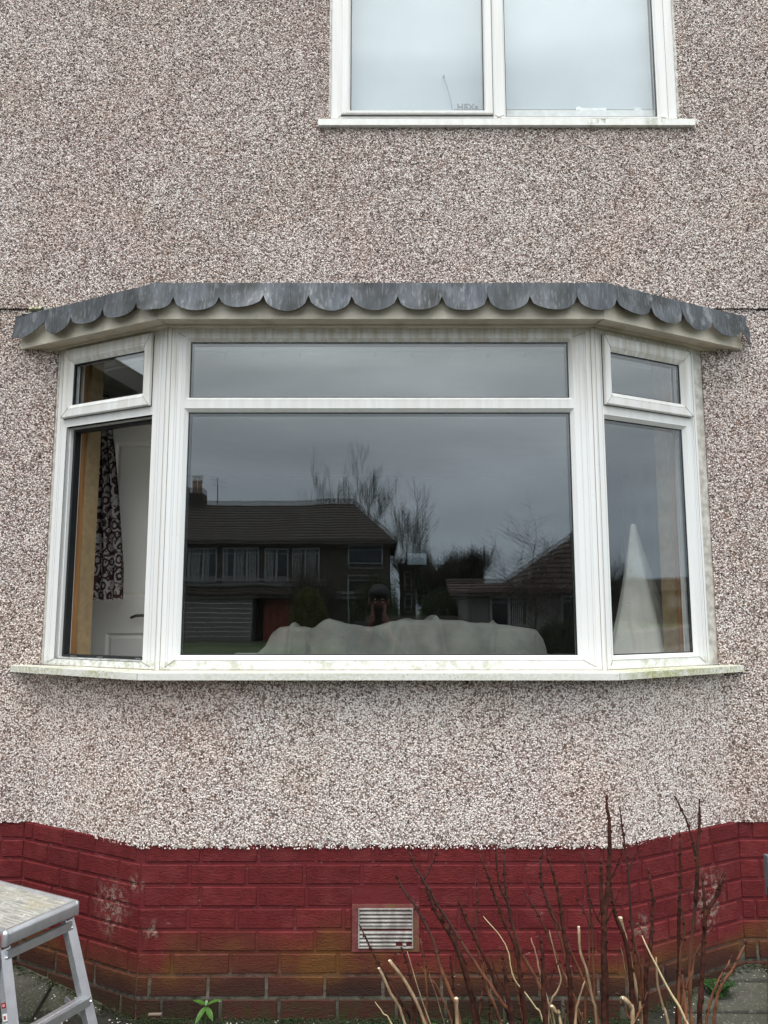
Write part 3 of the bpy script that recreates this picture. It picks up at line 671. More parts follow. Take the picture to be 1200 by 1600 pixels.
# ---- soffit, fascia, scalloped lead and canopy
def offs(d):                                        # canopy outline at distance d in front of the frame faces
    k = d * math.tan(math.atan2(tx.y, tx.x) / 2); yw = .0
    l = (XL - k, FY - d); r = (XR + k, FY - d)
    return [(l[0] - (yw - l[1]) * tx.x / tx.y, yw), l, r, (r[0] + (yw - r[1]) * tx.x / tx.y, yw)]
o_f = offs(.100); o_i = offs(.010)
zf0, zf1 = 2.748, 2.880
inner = offs(-.05)
names = ((0, 1), (1, 2), (2, 3))
for a, b in names:
    p, q = Vector(o_f[a]), Vector(o_f[b]); 
    if a == 0: p = p + (q - p) * .045
    if b == 3: q = q + (p - q) * .05
    d = (q - p).normalized(); n_ = Vector((-d.y, d.x))
    p2, q2 = p + n_ * .018, q + n_ * .018
    e1 = d * .0008
    MB().prism([tuple(p + e1), tuple(q - e1), tuple(q2 - e1), tuple(p2 + e1)], zf0, zf1).build('fascia_board', M_fascia, house)
    p3, q3 = p + n_ * .019, q + n_ * .019
    t1, t2 = Vector(inner[a]), Vector(inner[b])
    if a == 0: t1 = Vector((inner[0][0], .02))
    MB().prism([tuple(p3), tuple(q3), tuple(t2), tuple(t1)], zf0 + .004, zf0 + .016).build('soffit_board', M_fascia, house)
# head strips between soffit and frames
for a, b in names:
    p, q = Vector(offs(.030)[a]), Vector(offs(.030)[b]); d = (q - p).normalized(); n_ = Vector((-d.y, d.x))
    MB().prism([tuple(p), tuple(q), tuple(q + n_*.035), tuple(p + n_*.035)], ZT - .008, zf0 + .0035).build('head_strip', M_fascia, house)
# canopy roof deck
o_l = offs(.126); zl = 2.893
mb = MB(); mb.prism([(o_l[0][0] + .055, .0), tuple(o_l[1]), tuple(o_l[2]), (o_l[3][0] - .060, .0)], [2.86] * 4, [2.915, zl - .004, zl - .004, 2.915])
canopy = mb.build('canopy_roof', M_lead, house); canopy['label'] = 'lead-covered canopy over the bay with scalloped edge'
path = [Vector(p) for p in o_l]; seg = [(path[i+1] - path[i]).length for i in range(3)]
def along(s):
    s0 = s
    for i in range(3):
        if s <= seg[i] or i == 2:
            d = (path[i+1] - path[i]).normalized(); return path[i] + d * s, Vector((d.y, -d.x)), i
        s -= seg[i]
tot = sum(seg); SW = .1857
start = seg[0] - (SW - .081) - 4 * SW
edges = [0.080] + [start + SW * k for k in range(0, 20) if start + SW * k > .16 and start + SW * k < tot - .10] + [tot - .070]
rl = random.Random(77); edges = [edges[0]] + [e_ + rl.uniform(-.007, .007) for e_ in edges[1:-1]] + [edges[-1]]
for k, (a, b) in enumerate(zip(edges, edges[1:])):
    mb = MB(); nu, nv = 14, 5; full = SW; rr = random.Random(100 + k); ph = rr.uniform(0, 6); am = rr.uniform(.003, .016); deep = rr.uniform(-.009, .006)
    last = b > tot - .08; firstq = a < .09
    def pt(u, v, back=0.0):
        s = a + (b - a) * u
        if s < seg[0] < b and abs(s - seg[0]) < (b - a) / nu * .5: s = seg[0]
        if a < seg[0] + seg[1] < b and abs(s - seg[0] - seg[1]) < (b - a) / nu * .5: s = seg[0] + seg[1]
        p, n_, i = along(s)
        if abs(s - seg[0]) < 1e-6: n_ = (along(s - .01)[1] + along(s + .01)[1]).normalized()
        if abs(s - seg[0] - seg[1]) < 1e-6: n_ = (along(s - .01)[1] + along(s + .01)[1]).normalized()
        x = 2 * u - 1; arc = math.sqrt(max(0, 1 - x * x * .985)) if abs(x) < 1 else 0
        drop = .060 + (.060 + deep) * arc * min(1.0, (b - a) / SW + .12) ** .6
        droop = 0
        if last: drop = .056 + .044 * u; droop = .030 * u ** 1.2
        if firstq: drop = .056 + .052 * math.sin(math.pi * (.22 + .78 * u)) ; droop = .010 * (1 - u) ** 2
        if not last and b > tot - .30: droop = .022 * u ** 2
        if last: droop += .022
        z = zl - droop - drop * v + .0015 * math.sin(9 * s + 1)
        if v == 0: z = zl - droop
        fl = .004 + (am + .006) * (v ** 1.6) * (.6 + .4 * math.sin(ph + 5 * u)) - .004 * (abs(x) ** 6) + .002 * math.sin(37 * s) * v
        p2 = p + n_ * (fl - back) ; return (p2.x, p2.y, z)
    mb.grid(lambda u, v: pt(u, v), nu, nv); mb.grid(lambda u, v: pt(u, v, .003), nu, nv)
    o = (nu + 1) * (nv + 1)
    for i in range(nu): j = nv * (nu + 1) + i; mb.F(j, j + 1, o + j + 1, o + j); mb.F(i, i + 1, o + i + 1, o + i)
    for j in range(nv):
        for e_ in (0, nu): q = j * (nu + 1) + e_; mb.F(q, q + nu + 1, o + q + nu + 1, o + q)
    mb.build('lead_scallop', M_lead, canopy, smooth=40)
# bits of slate and old mortar packed in over the canopy ends
for (x0, x1, z0, z1, dz, mt, nm) in ((-1.70, -1.60, 2.905, 2.928, .0, M_mortarfill, 'mortar_fillet'), (-1.66, -1.60, 2.922, 2.945, .002, M_slate, 'slate_wedge'), (-1.59, -1.46, 2.918, 2.943, .004, M_slate, 'slate_wedge'), (-1.62, -1.36, 2.900, 2.926, 0, M_mortarfill, 'mortar_fillet'),
        (1.36, 1.58, 2.905, 2.928, -.004, M_mortarfill, 'mortar_fillet'), (1.42, 1.63, 2.916, 2.940, -.012, M_mortarfill, 'mortar_fillet')):
    mb = MB(); a_ = -.055 if nm == 'slate_wedge' else -.04
    mb.grid(lambda u, v: (x0 + (x1 - x0) * u, a_ + .055 * (1 - math.sin(math.pi * v)) * (0.4 + .6 * abs(2*v-1)) + .008 * fn3(u * 4 + x0 * 9, v * 3), z0 + (z1 - z0) * v + dz * u + .004 * fn3(u * 6 + x0 * 7, v * 5 + 3)), 12, 5)
    mb.build(nm, mt, house, smooth=40)
M_jshadow = simple('joint_shadow', (.05, .042, .036), .9, var=.5)   # overhang's shadow painted as a dark strip along the joint under the upper wall
for x0, x1 in ((-3.2, -1.30), (1.42, 3.2)): MB().grid(lambda u, v: (x0 + (x1 - x0) * u, -.0045 + .002 * v, 2.9505 - v * max(.0004, .0030 + .0055 * fn3(u * 31, x0, 2))), 160, 1).build('render_joint_shadow', M_jshadow, house)

# ---- upper window -----------------------------------------------------
FU = fmap((0, -.004), (1, 0))
uf = MB(); plate(uf, FU, -.261, 1.439, 3.928, 5.16, [(-.212 + .022, .535, 3.945, 5.06), (.592, 1.355, 3.936, 5.06)], 0, -.065)
upwin = uf.build('upper_window', M_upvc2, house); upwin['label'] = 'white plastic upstairs window with pale blind'
def part(mb, name, mat, smooth=False): return mb.build(name, mat, upwin, smooth)
ug1 = (-.166, .494, 3.962, 5.03); ug2 = (.600, 1.347, 3.944, 5.05)
def bead2(g, w0, bv):
    mb = MB(); ring(mb, FU, g[0] - bv, g[1] + bv, g[2] - bv, g[3] + bv, [(0, w0 - .004), (0, w0), (bv - .003, w0 - .010), (bv, w0 - .012), (bv, w0 - .03)]); part(mb, 'glazing_bead', M_upvc2, 20)
    mb = MB(); ring(mb, FU, g[0] - .001, g[1] + .001, g[2] - .001, g[3] + .001, [(0, w0 - .013), (.005, w0 - .015), (.005, w0 - .03)]); part(mb, 'gasket', M_gasket)
    for d in (.018, .038): part(quad(FU, g[0] - .005, g[1] + .005, g[2] - .005, g[3] + .005, w0 - d), 'glass_pane', M_glass)
bead2(ug2, .0008, .010)
mb = MB(); s1_ = (-.208, .533, 3.944, 5.07)
rows = []
for i, w_ in ((0, -.01), (0, .015), (.003, .018), (.028, .018), (.040, .008), (.042, -.02)):
    t = i / .042; a = s1_[0] + t * (ug1[0] - s1_[0]); b = s1_[1] + t * (ug1[1] - s1_[1]); c = s1_[2] + t * (ug1[2] - s1_[2]); d = s1_[3] + t * (ug1[3] - s1_[3])
    rows.append([mb.V(FU(a, w_, c)), mb.V(FU(b, w_, c)), mb.V(FU(b, w_, d)), mb.V(FU(a, w_, d))])
for a, b in zip(rows, rows[1:]):
    for k in range(4): q = (k + 1) % 4; mb.F(a[k], a[q], b[q], b[k])
part(mb, 'sash', M_upvc2, 20); bead2(ug1, .010, .003)
mb = MB(); fbox(FU, -.212, .536, .0006, .0045, 3.938, 3.9435, mb); fbox(FU, .5335, .536, .0006, .0045, 3.944, 5.07, mb); part(mb, 'gasket', simple('grey_seal', (.10, .10, .10), .6))
mitre_u = lambda a, b: MB().bar(Vector(FU(a[0], .001, a[1])), Vector(FU(b[0], .001, b[1])), .0012, .0014, (0, -1, .01)).build('mitre_joint', M_joint, upwin)
mitre_u((.555, 3.922 + .008), (.590, 3.944)); mitre_u((.575, 3.930), (.545, 3.944)); mitre_u((1.36, 3.934), (1.385, 3.929)); mitre_u((-.212, 3.942), (-.225, 3.930))
part(fbox(FU, .537, .5382, .0006, .0012, 3.93, 5.1), 'groove_line', M_joint)
part(fbox(FU, 1.3955, 1.3967, .0006, .0012, 3.93, 5.1), 'groove_line', M_joint)
# reveal trim to the right of the frame, as in the wall
for a, b in ((1.4395, 1.449), (-.271, -.2615)): part(MB().box((a, -.012, 3.93), (b, .05, 5.14)), 'reveal_trim', M_mastic)
m = Mat('upper_sill_plastic')
gr = m.mul(m.rng(m.noise((45, 45, 20), 4, .65), .47, .6), m.rng(m.xyz(0), .9, 1.1, .05, 1))
c_ = m.mix(m.rng(m.noise((25, 25, 10), 3), .45, .7, 0, .3), (.80, .80, .76), (.5, .46, .38)); c_ = m.mix(m.mul(gr, m.rng(m.noise((7, 7, 7), 2), .46, .6)), c_, (.13, .16, .04))
m.set(Base_Color=c_, Roughness=.5)
mb = MB(); mb.prism([(-.320, -.034), (1.514, -.034), (1.514, .03), (-.320, .03)], 3.872, [3.904, 3.904, 3.926, 3.926]); mb.build('window_sill', m.m, upwin)
# roller blind behind the panes
m = Mat('blind_cloth'); m.set(Base_Color=m.mix(m.rng(m.noise(3, 3), .3, .7), (.49, .56, .60), (.43, .50, .54)), Roughness=.9); M_blind = m.m
mb = MB(); mb.grid(lambda u, v: (-.235 + .80 * u, .105 + .004 * math.sin(u * 9), 4.062 + .99 * v), 12, 4); mb.box((-.235, .10, 4.045), (.565, .112, 4.061)); tag(mb.build('roller_blind', M_blind, None, 40), 'pale roller blind behind the left pane of the upstairs window', 'blind')
mb = MB(); mb.grid(lambda u, v: (.600 + .765 * u, .105 + .004 * math.sin(u * 7 + 1), 4.074 + .98 * v), 12, 4); mb.box((.600, .10, 4.052), (1.365, .112, 4.073)); tag(mb.build('roller_blind', M_blind, None, 40), 'pale roller blind behind the right pane, stopping just above its sill', 'blind')

# ============================================================= INSIDE THE ROOMS
M_wallp = simple('room_plaster', (.72, .70, .64), .9, var=.08, scale=5)
M_ceil = simple('ceiling_plaster', (.62, .61, .57), .9, var=.04, scale=5)
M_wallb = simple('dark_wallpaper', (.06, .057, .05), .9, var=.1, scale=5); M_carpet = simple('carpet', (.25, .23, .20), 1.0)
mb = MB(); mb.box((-2.5, .261, .5), (-2.4, 4.1, 2.85)); mb.box((2.4, .261, .5), (2.5, 4.1, 2.85)); mb.build('interior_wall', M_wallp, house); mb = MB()
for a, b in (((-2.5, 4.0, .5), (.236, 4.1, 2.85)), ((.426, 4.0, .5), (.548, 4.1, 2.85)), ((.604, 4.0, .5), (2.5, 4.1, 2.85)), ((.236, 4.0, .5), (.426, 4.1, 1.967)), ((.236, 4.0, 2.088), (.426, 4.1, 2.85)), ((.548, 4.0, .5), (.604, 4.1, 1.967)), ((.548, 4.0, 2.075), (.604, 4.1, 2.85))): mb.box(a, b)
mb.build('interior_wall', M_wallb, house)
MB().box((-2.5, .02, 2.851), (2.5, 4.1, 2.90)).build('interior_ceiling', M_ceil, house)
MB().box((-2.5, .261, .42), (2.5, 4.1, .499)).build('interior_floor', M_carpet, house)
MB().prism([(XL - .55, .02), (XL + .02, -.21), (XR - .02, -.21), (XR + .55, .02), (XR + .55, .262), (XL - .55, .262)], 2.757, 2.768).build('bay_ceiling', M_ceil, house)
MB().prism([(XL - .42, -.02), (XL + .02, -.212), (XR - .02, -.212), (XR + .42, -.02), (XR + .56, .30), (XL - .56, .30)], 1.264, 1.306).build('window_board', simple('board_gloss', (.55, .53, .48), .4), house)
mb = MB(); mb.box((-1.2, .27, 3.0), (-1.1, 3, 5.5)); mb.box((2.3, .27, 3.0), (2.4, 3, 5.5)); mb.box((-1.2, 3, 3.0), (2.4, 3.1, 5.5)); mb.box((-1.2, .27, 5.5), (2.4, 3.1, 5.6)); mb.box((-1.2, .27, 2.95), (2.4, 3.1, 3.0))
mb.build('upstairs_room', M_ceil, house)
MB().box((-.258, .075, 3.87), (1.438, .262, 4.028)).build('upstairs_sill_board', simple('pale_gloss', (.7, .7, .68), .4), house)
# pine lining and plaster reveal beside the side lights
m = Mat('pine'); wv = m.noise((60, 60, 2.5), 4, dist=.6); m.set(Base_Color=m.mix(m.rng(wv, .35, .65), (.27, .125, .045), (.40, .20, .075)), Roughness=.5); M_pine = m.m
M_cream = simple('cream_reveal', (.30, .215, .115), .8)
for f, e in ((FL, .640), (FR, .590)):
    fbox(f, e - .040, e + .02, -.115, -.067, 1.307, 2.755).build('pine_lining', M_pine, house)
    fbox(f, e - .055, e + .02, -.190, -.116, 1.307, 2.755).build('plaster_reveal', M_cream, house)
    fbox(f, e - .055, e - .045, -.075, -.066, 1.307, 2.755).build('jamb_edge', M_upvc2, house)
# white door standing in the room
M_door = simple('white_door_paint', (.88, .83, .76), .45, var=.03, scale=4)
door = thing('door', 'white panelled room door seen through the open left light of the bay', 'door', loc=(0, 0, 0))
y0 = .62; kx = .9256; kz = lambda z: 1.55 + (z - 1.55) * kx; DX0, DX1 = -2.08 * kx, -1.235 * kx
pn = [(-1.975, -1.830, 1.725, 2.50), (-1.591, -1.345, 1.602, 2.518), (-1.975, -1.715, .70, 1.401), (-1.598, -1.345, .70, 1.401)]
pn[0] = (-1.975, -1.715, 1.602, 2.518)
pn = [(a * kx, b * kx, kz(c), kz(d)) for a, b, c, d in pn]
mb = MB(); plate(mb, fmap((0, y0), (1, 0)), DX0, DX1, .51, 2.555, pn, 0, -.04); mb.build('door_leaf', M_door, door)
for g in pn:
    mb = MB(); ring(mb, fmap((0, y0), (1, 0)), g[0], g[1], g[2], g[3], [(0, 0), (.004, -.004), (.012, -.012), (.018, -.012), (.030, -.006)])
    mb.F(*[mb.V(x, y0 + .006, z) for x, z in ((g[0]+.03, g[2]+.03), (g[1]-.03, g[2]+.03), (g[1]-.03, g[3]-.03), (g[0]+.03, g[3]-.03))]); mb.build('door_panel', M_door, door)
M_chrome = simple('brushed_steel', (.30, .29, .27), .3, 1.0)
mb = MB().tube([(x * kx, y0 - d, kz(z)) for x, d, z in ((-1.31, .005, 1.50), (-1.312, .045, 1.504), (-1.36, .052, 1.502), (-1.41, .054, 1.499), (-1.44, .05, 1.487))], [.009, .008, .008, .008, .006], 8)
hd = mb.build('handle', M_chrome, door, 40); MB().tube([(-1.31 * kx, y0 - .0005, 1.504), (-1.31 * kx, y0 - .008, 1.504)], .026, 16).build('handle_rose', M_chrome, door)
rebase(door, (-1.7, y0, .5))
M_rear = glass_material('rear_glass', (.34, .37, .38))
for a, b, c, d in ((.236, .426, 1.967, 2.088), (.548, .604, 1.967, 2.075)): MB().box((a, 4.04, c), (b, 4.046, d)).build('rear_pane', M_rear, house)
# patterned curtain
m = Mat('damask_cloth')
mp_ = m.vec((1, 0, 1)); 
vr = m.n('ShaderNodeTexVoronoi'); m.put(vr.inputs['Vector'], m.vec((26, 0, 17))); vr.inputs['Scale'].default_value = 1; vr.inputs['Randomness'].default_value = .55
rings = m.math('SINE', m.math('ADD', m.math('MULTIPLY', vr.outputs['Distance'], 15.0), m.math('MULTIPLY', m.noise((14, 0, 14), 3, .5), 13.0)))
mask = m.rng(rings, -.22, -.10)
n2 = m.rng(m.noise((48, 0, 36), 2, .4, dist=2.2), .56, .58)
mask = m.math('MINIMUM', mask, m.math('SUBTRACT', 1.0, m.math('MULTIPLY', n2, .9)))
m.set(Base_Color=m.mix(mask, (.028, .009, .009), (.29, .27, .25)), Roughness=.9); M_damask = m.m
mb = MB()
def curt(u, v):
    z = 2.66 + (1.585 - 2.66) * v; xl = -1.50 + .0 * v; xr = -1.435 + (.125) * min(1, v * 1.15) ** .8
    ph = u * 2 * math.pi * 3.5
    return (xl + (xr - xl) * u + .004 * math.sin(ph * 2 + v), .37 + .016 * (1 - .4 * v) * math.sin(ph) + .01 * fn3(u * 4, v * 3), z + .004 * math.sin(ph))
mb.grid(curt, 42, 26); tag(mb.build('curtain', M_damask, None, True), 'dark damask patterned curtain gathered beside the open left light', 'curtain')
mb = MB(); mb.grid(lambda u, v: (1.375 + .075 * u + .03 * v * u, .31 + .012 * math.sin(u * 18) + .01 * v, 2.66 - 1.2 * v), 30, 12); tag(mb.build('curtain', simple('cream_cloth', (.50, .49, .44), .9), None, True), 'plain pale curtain drawn back at the right end of the bay', 'curtain')
trk = thing('curtain_track', 'thin white curtain track with small hooks under the bay ceiling', 'curtain track')
tp = [(-1.38, .16, 2.70), (-.98, -.08, 2.70), (-.85, -.11, 2.70), (.82, -.11, 2.70), (.95, -.08, 2.70), (1.35, .16, 2.70)]
MB().tube(tp, .007, 6).build('rail', M_ceil, trk)
for i in range(9):
    x = -.72 + i * .17; MB().box((x - .006, -.116, 2.672), (x + .006, -.106, 2.694)).build('hook', M_ceil, trk)
rebase(trk, (0, -.11, 2.7))
# sofa under a dust sheet
M_sofa = simple('pale_upholstery', (.50, .47, .42), .9)
sofa = thing('sofa', 'pale sofa under the grey dust sheet behind the middle window, only one arm end bare', 'sofa')
MB().box((-.70, .42, .51), (.80, .62, 1.30)).build('backrest', M_sofa, sofa); MB().box((-.70, .62, .60), (.80, 1.25, .95)).build('seat', M_sofa, sofa)
for x in (-.70, .66): MB().box((x - .02, .40, .51), (x + .14, 1.25, 1.16)).build('arm', M_sofa, sofa)
MB().box((-.745, .36, 1.20), (-.60, .45, 1.318)).build('arm_pad', M_ceil, sofa)
rebase(sofa, (0, .8, .5))
m = Mat('dust_sheet'); c_ = m.mix(m.rng(m.noise(7, 4), .35, .65), (.24, .24, .215), (.35, .35, .31)); c_ = m.mix(m.rng(m.vor(16), .02, .04, 1, 0), c_, (.08, .07, .06))
m.set(Base_Color=c_, Roughness=.95); m.bump(m.noise(26, 4, .6, dist=1.5), .5, .01); M_sheet = m.m
prof = [(-.700, 1.20), (-.648, 1.300), (-.585, 1.356), (-.558, 1.418), (-.523, 1.446), (-.476, 1.45), (-.349, 1.446), (-.302, 1.481), (-.276, 1.490), (-.19, 1.465), (-.063, 1.446), (.032, 1.472), (.127, 1.481), (.318, 1.484), (.508, 1.468), (.635, 1.453), (.755, 1.437), (.791, 1.387), (.830, 1.24), (.86, 1.10)]
def topz(x):
    for (a, za), (b, zb) in zip(prof, prof[1:]):
        if a <= x <= b: return za + (zb - za) * (x - a) / (b - a)
    return prof[0][1] if x < prof[0][0] else prof[-1][1]
def sheet(u, v):
    x = -.70 + 1.56 * u; z = topz(x)
    fold = .018 * math.sin(23 * x + 5 * fn3(x * 2, v * 2)) + .03 * fn3(x * 5, v * 4, 2) + .012 * fn3(x * 16, v * 9, 5)
    crease = 2.2 * sum(a * math.exp(-((x - c - s * v) / w_) ** 2) for c, s, a, w_ in ((-.52, .10, .020, .012), (-.47, .16, -.012, .02), (.42, -.25, .022, .014), (.48, .10, .016, .012), (.55, -.15, -.012, .03), (-.1, .3, .01, .03)))
    if v < .62:                                     # window side hanging down
        t = 1 - v / .62; return (x + .01 * fn3(x * 7, v * 6, 8), .355 - fold * (.3 + t) - crease * (.4 + t), z - .75 * t ** 1.15 + .004 * fn3(x * 14, 0, 3))
    t = (v - .62) / .38
    return (x, .355 + .32 * t, z + .004 * fn3(x * 14, 0, 3) + (.012 * math.sin(t * 3.1) - .10 * t * t) + crease * .5)
mb = MB(); mb.grid(sheet, 150, 34)
tag(mb.build('dust_sheet', M_sheet, None, True), 'grey-white dust sheet thrown over the long sofa back in the middle window', 'dust sheet')
def cone(u, v):
    a = math.pi * 2 * u; r = .014 + .235 * v ** 1.12; fold = 1 + .22 * v * math.cos(5 * a + .6) + .10 * v * math.sin(9 * a + 2)
    return (1.25 + .045 * v + r * fold * math.cos(a), .33 + r * .85 * fold * math.sin(a), 1.958 - .95 * v + .01 * fn3(u * 5, v * 4))
m = Mat('dust_sheet_pale'); m.set(Base_Color=m.mix(m.rng(m.noise(7, 4), .35, .65), (.70, .69, .62), (.82, .80, .73)), Roughness=.95); m.bump(m.noise(26, 4, .6, dist=1.5), .5, .01)
mb = MB(); mb.grid(cone, 96, 26); tag(mb.build('dust_sheet', m.m, None, True), 'dust sheet draped into a tall pointed cone behind the right side light', 'dust sheet')
# small things on the upstairs sill
M_dk = simple('dark_card', (.10, .13, .15), .7)
txt = bpy.data.curves.new('word', 'FONT'); txt.body = 'HEXa'; txt.size = .046; txt.extrude = .002; txt.offset = .0012
to = bpy.data.objects.new('tmp', txt); C.objects.link(to)
dg = bpy.context.evaluated_depsgraph_get(); me = bpy.data.meshes.new_from_object(to.evaluated_get(dg)); bpy.data.objects.remove(to)
me.materials.clear(); me.materials.append(M_dk)
le = thing('letter_ornament', 'dark cut-out letter ornament on the upstairs sill beside the mullion', 'ornament')
link('letters', me, le, (.368, .084, 4.036), (R(90), 0, 0)); MB().box((.352, .078, 4.0285), (.50, .094, 4.0355)).build('ornament_base', M_dk, le); rebase(le, (.42, .085, 4.028))
wd = thing('stick', 'thin bent wire stick with a small bead leaning on the upstairs pane', 'stick')
MB().tube([(.347, .098, 4.0285), (.340, .094, 4.09), (.322, .09, 4.16), (.305, .088, 4.215)], .0016, 5).build('wire', M_dk, wd); MB().ell((.303, .088, 4.222), (.006, .006, .011), 8, 6).build('bead', M_dk, wd, True); rebase(wd, (.347, .098, 4.028))
M_paper = simple('white_paper', (.80, .82, .82), .8)
mb = MB(); mb.grid(lambda u, v: (.965 + .075 * u + .01 * v, .080 + .015 * v + .004 * math.sin(u * 5), 4.0285 + .030 * v * (1 - .35 * u) + .01 * math.sin(u * 7)), 8, 4); mb.box((.985, .078, 4.0285), (1.12, .083, 4.043)); tag(mb.build('crumpled_paper', M_paper, None, 30), 'crumpled white paper on the sill behind the right upstairs pane', 'paper')
mb = MB().tube([(1.285, .095, 4.0285), (1.285, .095, 4.042), (1.287, .095, 4.05)], [.020, .021, .008], 10); tag(mb.build('small_pot', M_paper, None, 30), 'small white pot at the right end of the upstairs sill', 'pot')

# ============================================================= GARDEN AT THE WALL
def gz(x, y): return (.042 + .19 * (y + 0.0)) if y > -.62 else -.076
ground = MB(); ground.grid(lambda u, v: (-5.5 + 11 * u, -6.4 + 6.42 * v, gz(0, -6.4 + 6.42 * v) - .030), 40, 60)
structure(ground.build('garden_ground', M_soil, None))
bed = MB(); bed.grid(lambda u, v: (-5.5 + 11 * u, -.64 + .66 * v, gz(0, -.64 + .66 * v) - .018), 30, 6); pav = structure(bed.build('paving', M_soil, None))
slabs = [(-2.6, -1.88, -.62, .0), (-1.86, -1.36, -.30, .0), (-1.345, -1.10, -.26, -.085), (-1.86, -1.32, -.62, -.315), (-1.305, -.98, -.62, -.35), (-.965, -.42, -.66, -.343), (-.405, .16, -.66, -.343), (.175, .72, -.66, -.345), (.735, 1.12, -.66, -.345), (1.135, 1.60, -.64, -.27), (1.17, 1.60, -.255, -.10), (1.615, 2.3, -.30, .0), (1.615, 2.3, -.64, -.315), (1.40, 1.60, -.085, .0)]
for (a, b, c, d) in slabs:
    mb = MB(); j = lambda: rnd.uniform(-.008, .008); q = [(a + j(), c + j()), (b + j(), c + j()), (b + j(), d + j()), (a + j(), d + j())]; h = rnd.uniform(-.003, .004)
    zz = [gz(0, y) + h for _, y in q]; cx, cy = (a + b) / 2, (c + d) / 2
    q2 = [(x + (cx - x) * .025, y + (cy - y) * .025) for x, y in q]
    lo = [mb.V(x, y, z - .03) for (x, y), z in zip(q, zz)]; mi_ = [mb.V(x, y, z - .005) for (x, y), z in zip(q, zz)]; hi = [mb.V(x, y, z) for (x, y), z in zip(q2, zz)]
    for A_, B_ in ((lo, mi_), (mi_, hi)):
        for k in range(4): n_ = (k + 1) % 4; mb.F(A_[k], A_[n_], B_[n_], B_[k])
    mb.F(*hi); mb.build('paving_slab', M_paving, pav)

def scatter(name, n, pos, size, mat, label, cat, flat=False, seed=3):
    r = random.Random(seed); mb = MB()
    for i in range(n):
        x, y = pos(r); z = gz(x, y) + .001; s = r.uniform(*size); a = r.uniform(0, 6.3)
        if flat:
            mb.ell((x, y, z + s * .25), (s, s * .8, s * .5), 5, 3, Matrix.Rotation(a, 3, 'Z'))
        else:
            for k in range(3):
                b = a + k * 2.1; t = (math.cos(b) * s, math.sin(b) * s); e = r.uniform(.6, 1.5)
                i0 = mb.V(x, y, z); mb.F(i0, mb.V(x + t[0] - t[1]*.4, y + t[1] + t[0]*.4, z + s * e), mb.V(x + t[0] + t[1]*.4, y + t[1] - t[0]*.4, z + s * e * .8))
    return stuff(tag(mb.build(name, mat, None), label, cat))
def foot(r):                                        # along the foot of the wall
    t = r.random(); xs = r.uniform(-1.95, 1.95); d = abs(r.gauss(0, .018))
    if xs < BL: y = DY * max(0, (xs - BW0)) / (BL - BW0)
    elif xs > BR: y = DY * max(0, (BW1 - xs)) / (BW1 - BR)
    else: y = DY
    return xs, y - .004 - d
patch = lambda r, P_: (lambda c: (r.gauss(c[0], c[2]), min(-.312 if abs(c[0]) < .93 else c[1] + .03, r.gauss(c[1], .018))))(r.choice(P_))
mossP = [(-.87, -.335, .035), (-.80, -.33, .03), (-.05, -.33, .04), (.07, -.33, .06), (.15, -.33, .05), (.33, -.33, .04), (-.35, -.325, .03), (.6, -.33, .05), (.9, -.33, .05)]
scatter('moss', 3600, lambda r: patch(r, mossP), (.002, .0055), M_moss, 'clumps of green moss along the foot of the red brick wall', 'moss', seed=4)
scatter('moss', 2600, foot, (.002, .006), simple('dark_moss', (.028, .042, .012), .95, var=.6, scale=120), 'thin dark moss in the joint between paving and wall', 'moss', seed=6)
scatter('stone_chips', 260, lambda r: (lambda p: (p[0], p[1] - abs(r.gauss(0, .03))))(foot(r)), (.0018, .0048), M_stone, 'small pale stone chips fallen from the render on the paving', 'stone chips', True, 7)
scatter('stone_chips', 150, lambda r: (r.uniform(-1.6, -1.05), r.uniform(-.6, -.30)), (.002, .006), M_stone, 'pale chips scattered on the paving under the aluminium platform', 'stone chips', True, 8)
scatter('leaf_litter', 500, foot, (.003, .007), simple('litter', (.06, .038, .02), .95, var=.5, scale=100), 'brown crumbs of leaf litter against the brick base', 'leaf litter', seed=9)

M_leaf = simple('leaf_green', (.050, .130, .018), .45, var=.35, scale=60); M_leafd = simple('leaf_dark', (.022, .070, .014), .5, var=.4, scale=60)
def leaf(mb, base, ang, tilt, L, W_, fold=.25):
    d = Vector((math.cos(ang) * math.cos(tilt), math.sin(ang) * math.cos(tilt), math.sin(tilt))); s = Vector((-math.sin(ang), math.cos(ang), 0)); up = s.cross(d) * -1
    b = Vector(base); prev = None
    for i in range(6):
        t = i / 5; wd_ = W_ * math.sin(math.pi * min(1, t * .92 + .06)) ** .8; p = b + d * L * t - Vector((0, 0, 1)) * L * .18 * t * t
        row = (mb.V(p + s * wd_ + Vector((0,0,1)) * wd_ * fold), mb.V(p), mb.V(p - s * wd_ + Vector((0,0,1)) * wd_ * fold))
        if prev: mb.F(prev[0], prev[1], row[1], row[0]); mb.F(prev[1], prev[2], row[2], row[1])
        prev = row
def weed(name, label, base, leaves, mat, stemh=.05, group=None):
    t = thing(name, label, 'weed', group); b = Vector(base)
    MB().tube([b, b + Vector((.002, -.004, stemh))], [.003, .002], 5).build('stem', mat, t)
    for (a, tl, L, W_, h) in leaves:
        mb = MB(); leaf(mb, b + Vector((.001, -.004, stemh * h)), a, tl, L, W_); mb.build('leaf', mat, t, True)
    rebase(t, base); return t
weed('weed', 'bright green four-leaved weed at the foot of the wall left of the vent', (-.672, -.355, gz(0, -.355)), [(.35, .35, .062, .011, 1), (2.75, .30, .062, .011, 1), (-2.2, -.55, .058, .012, .95), (-.75, -.5, .052, .012, .95), (1.6, .9, .022, .006, 1)], M_leaf, .085)
r_ = random.Random(3)
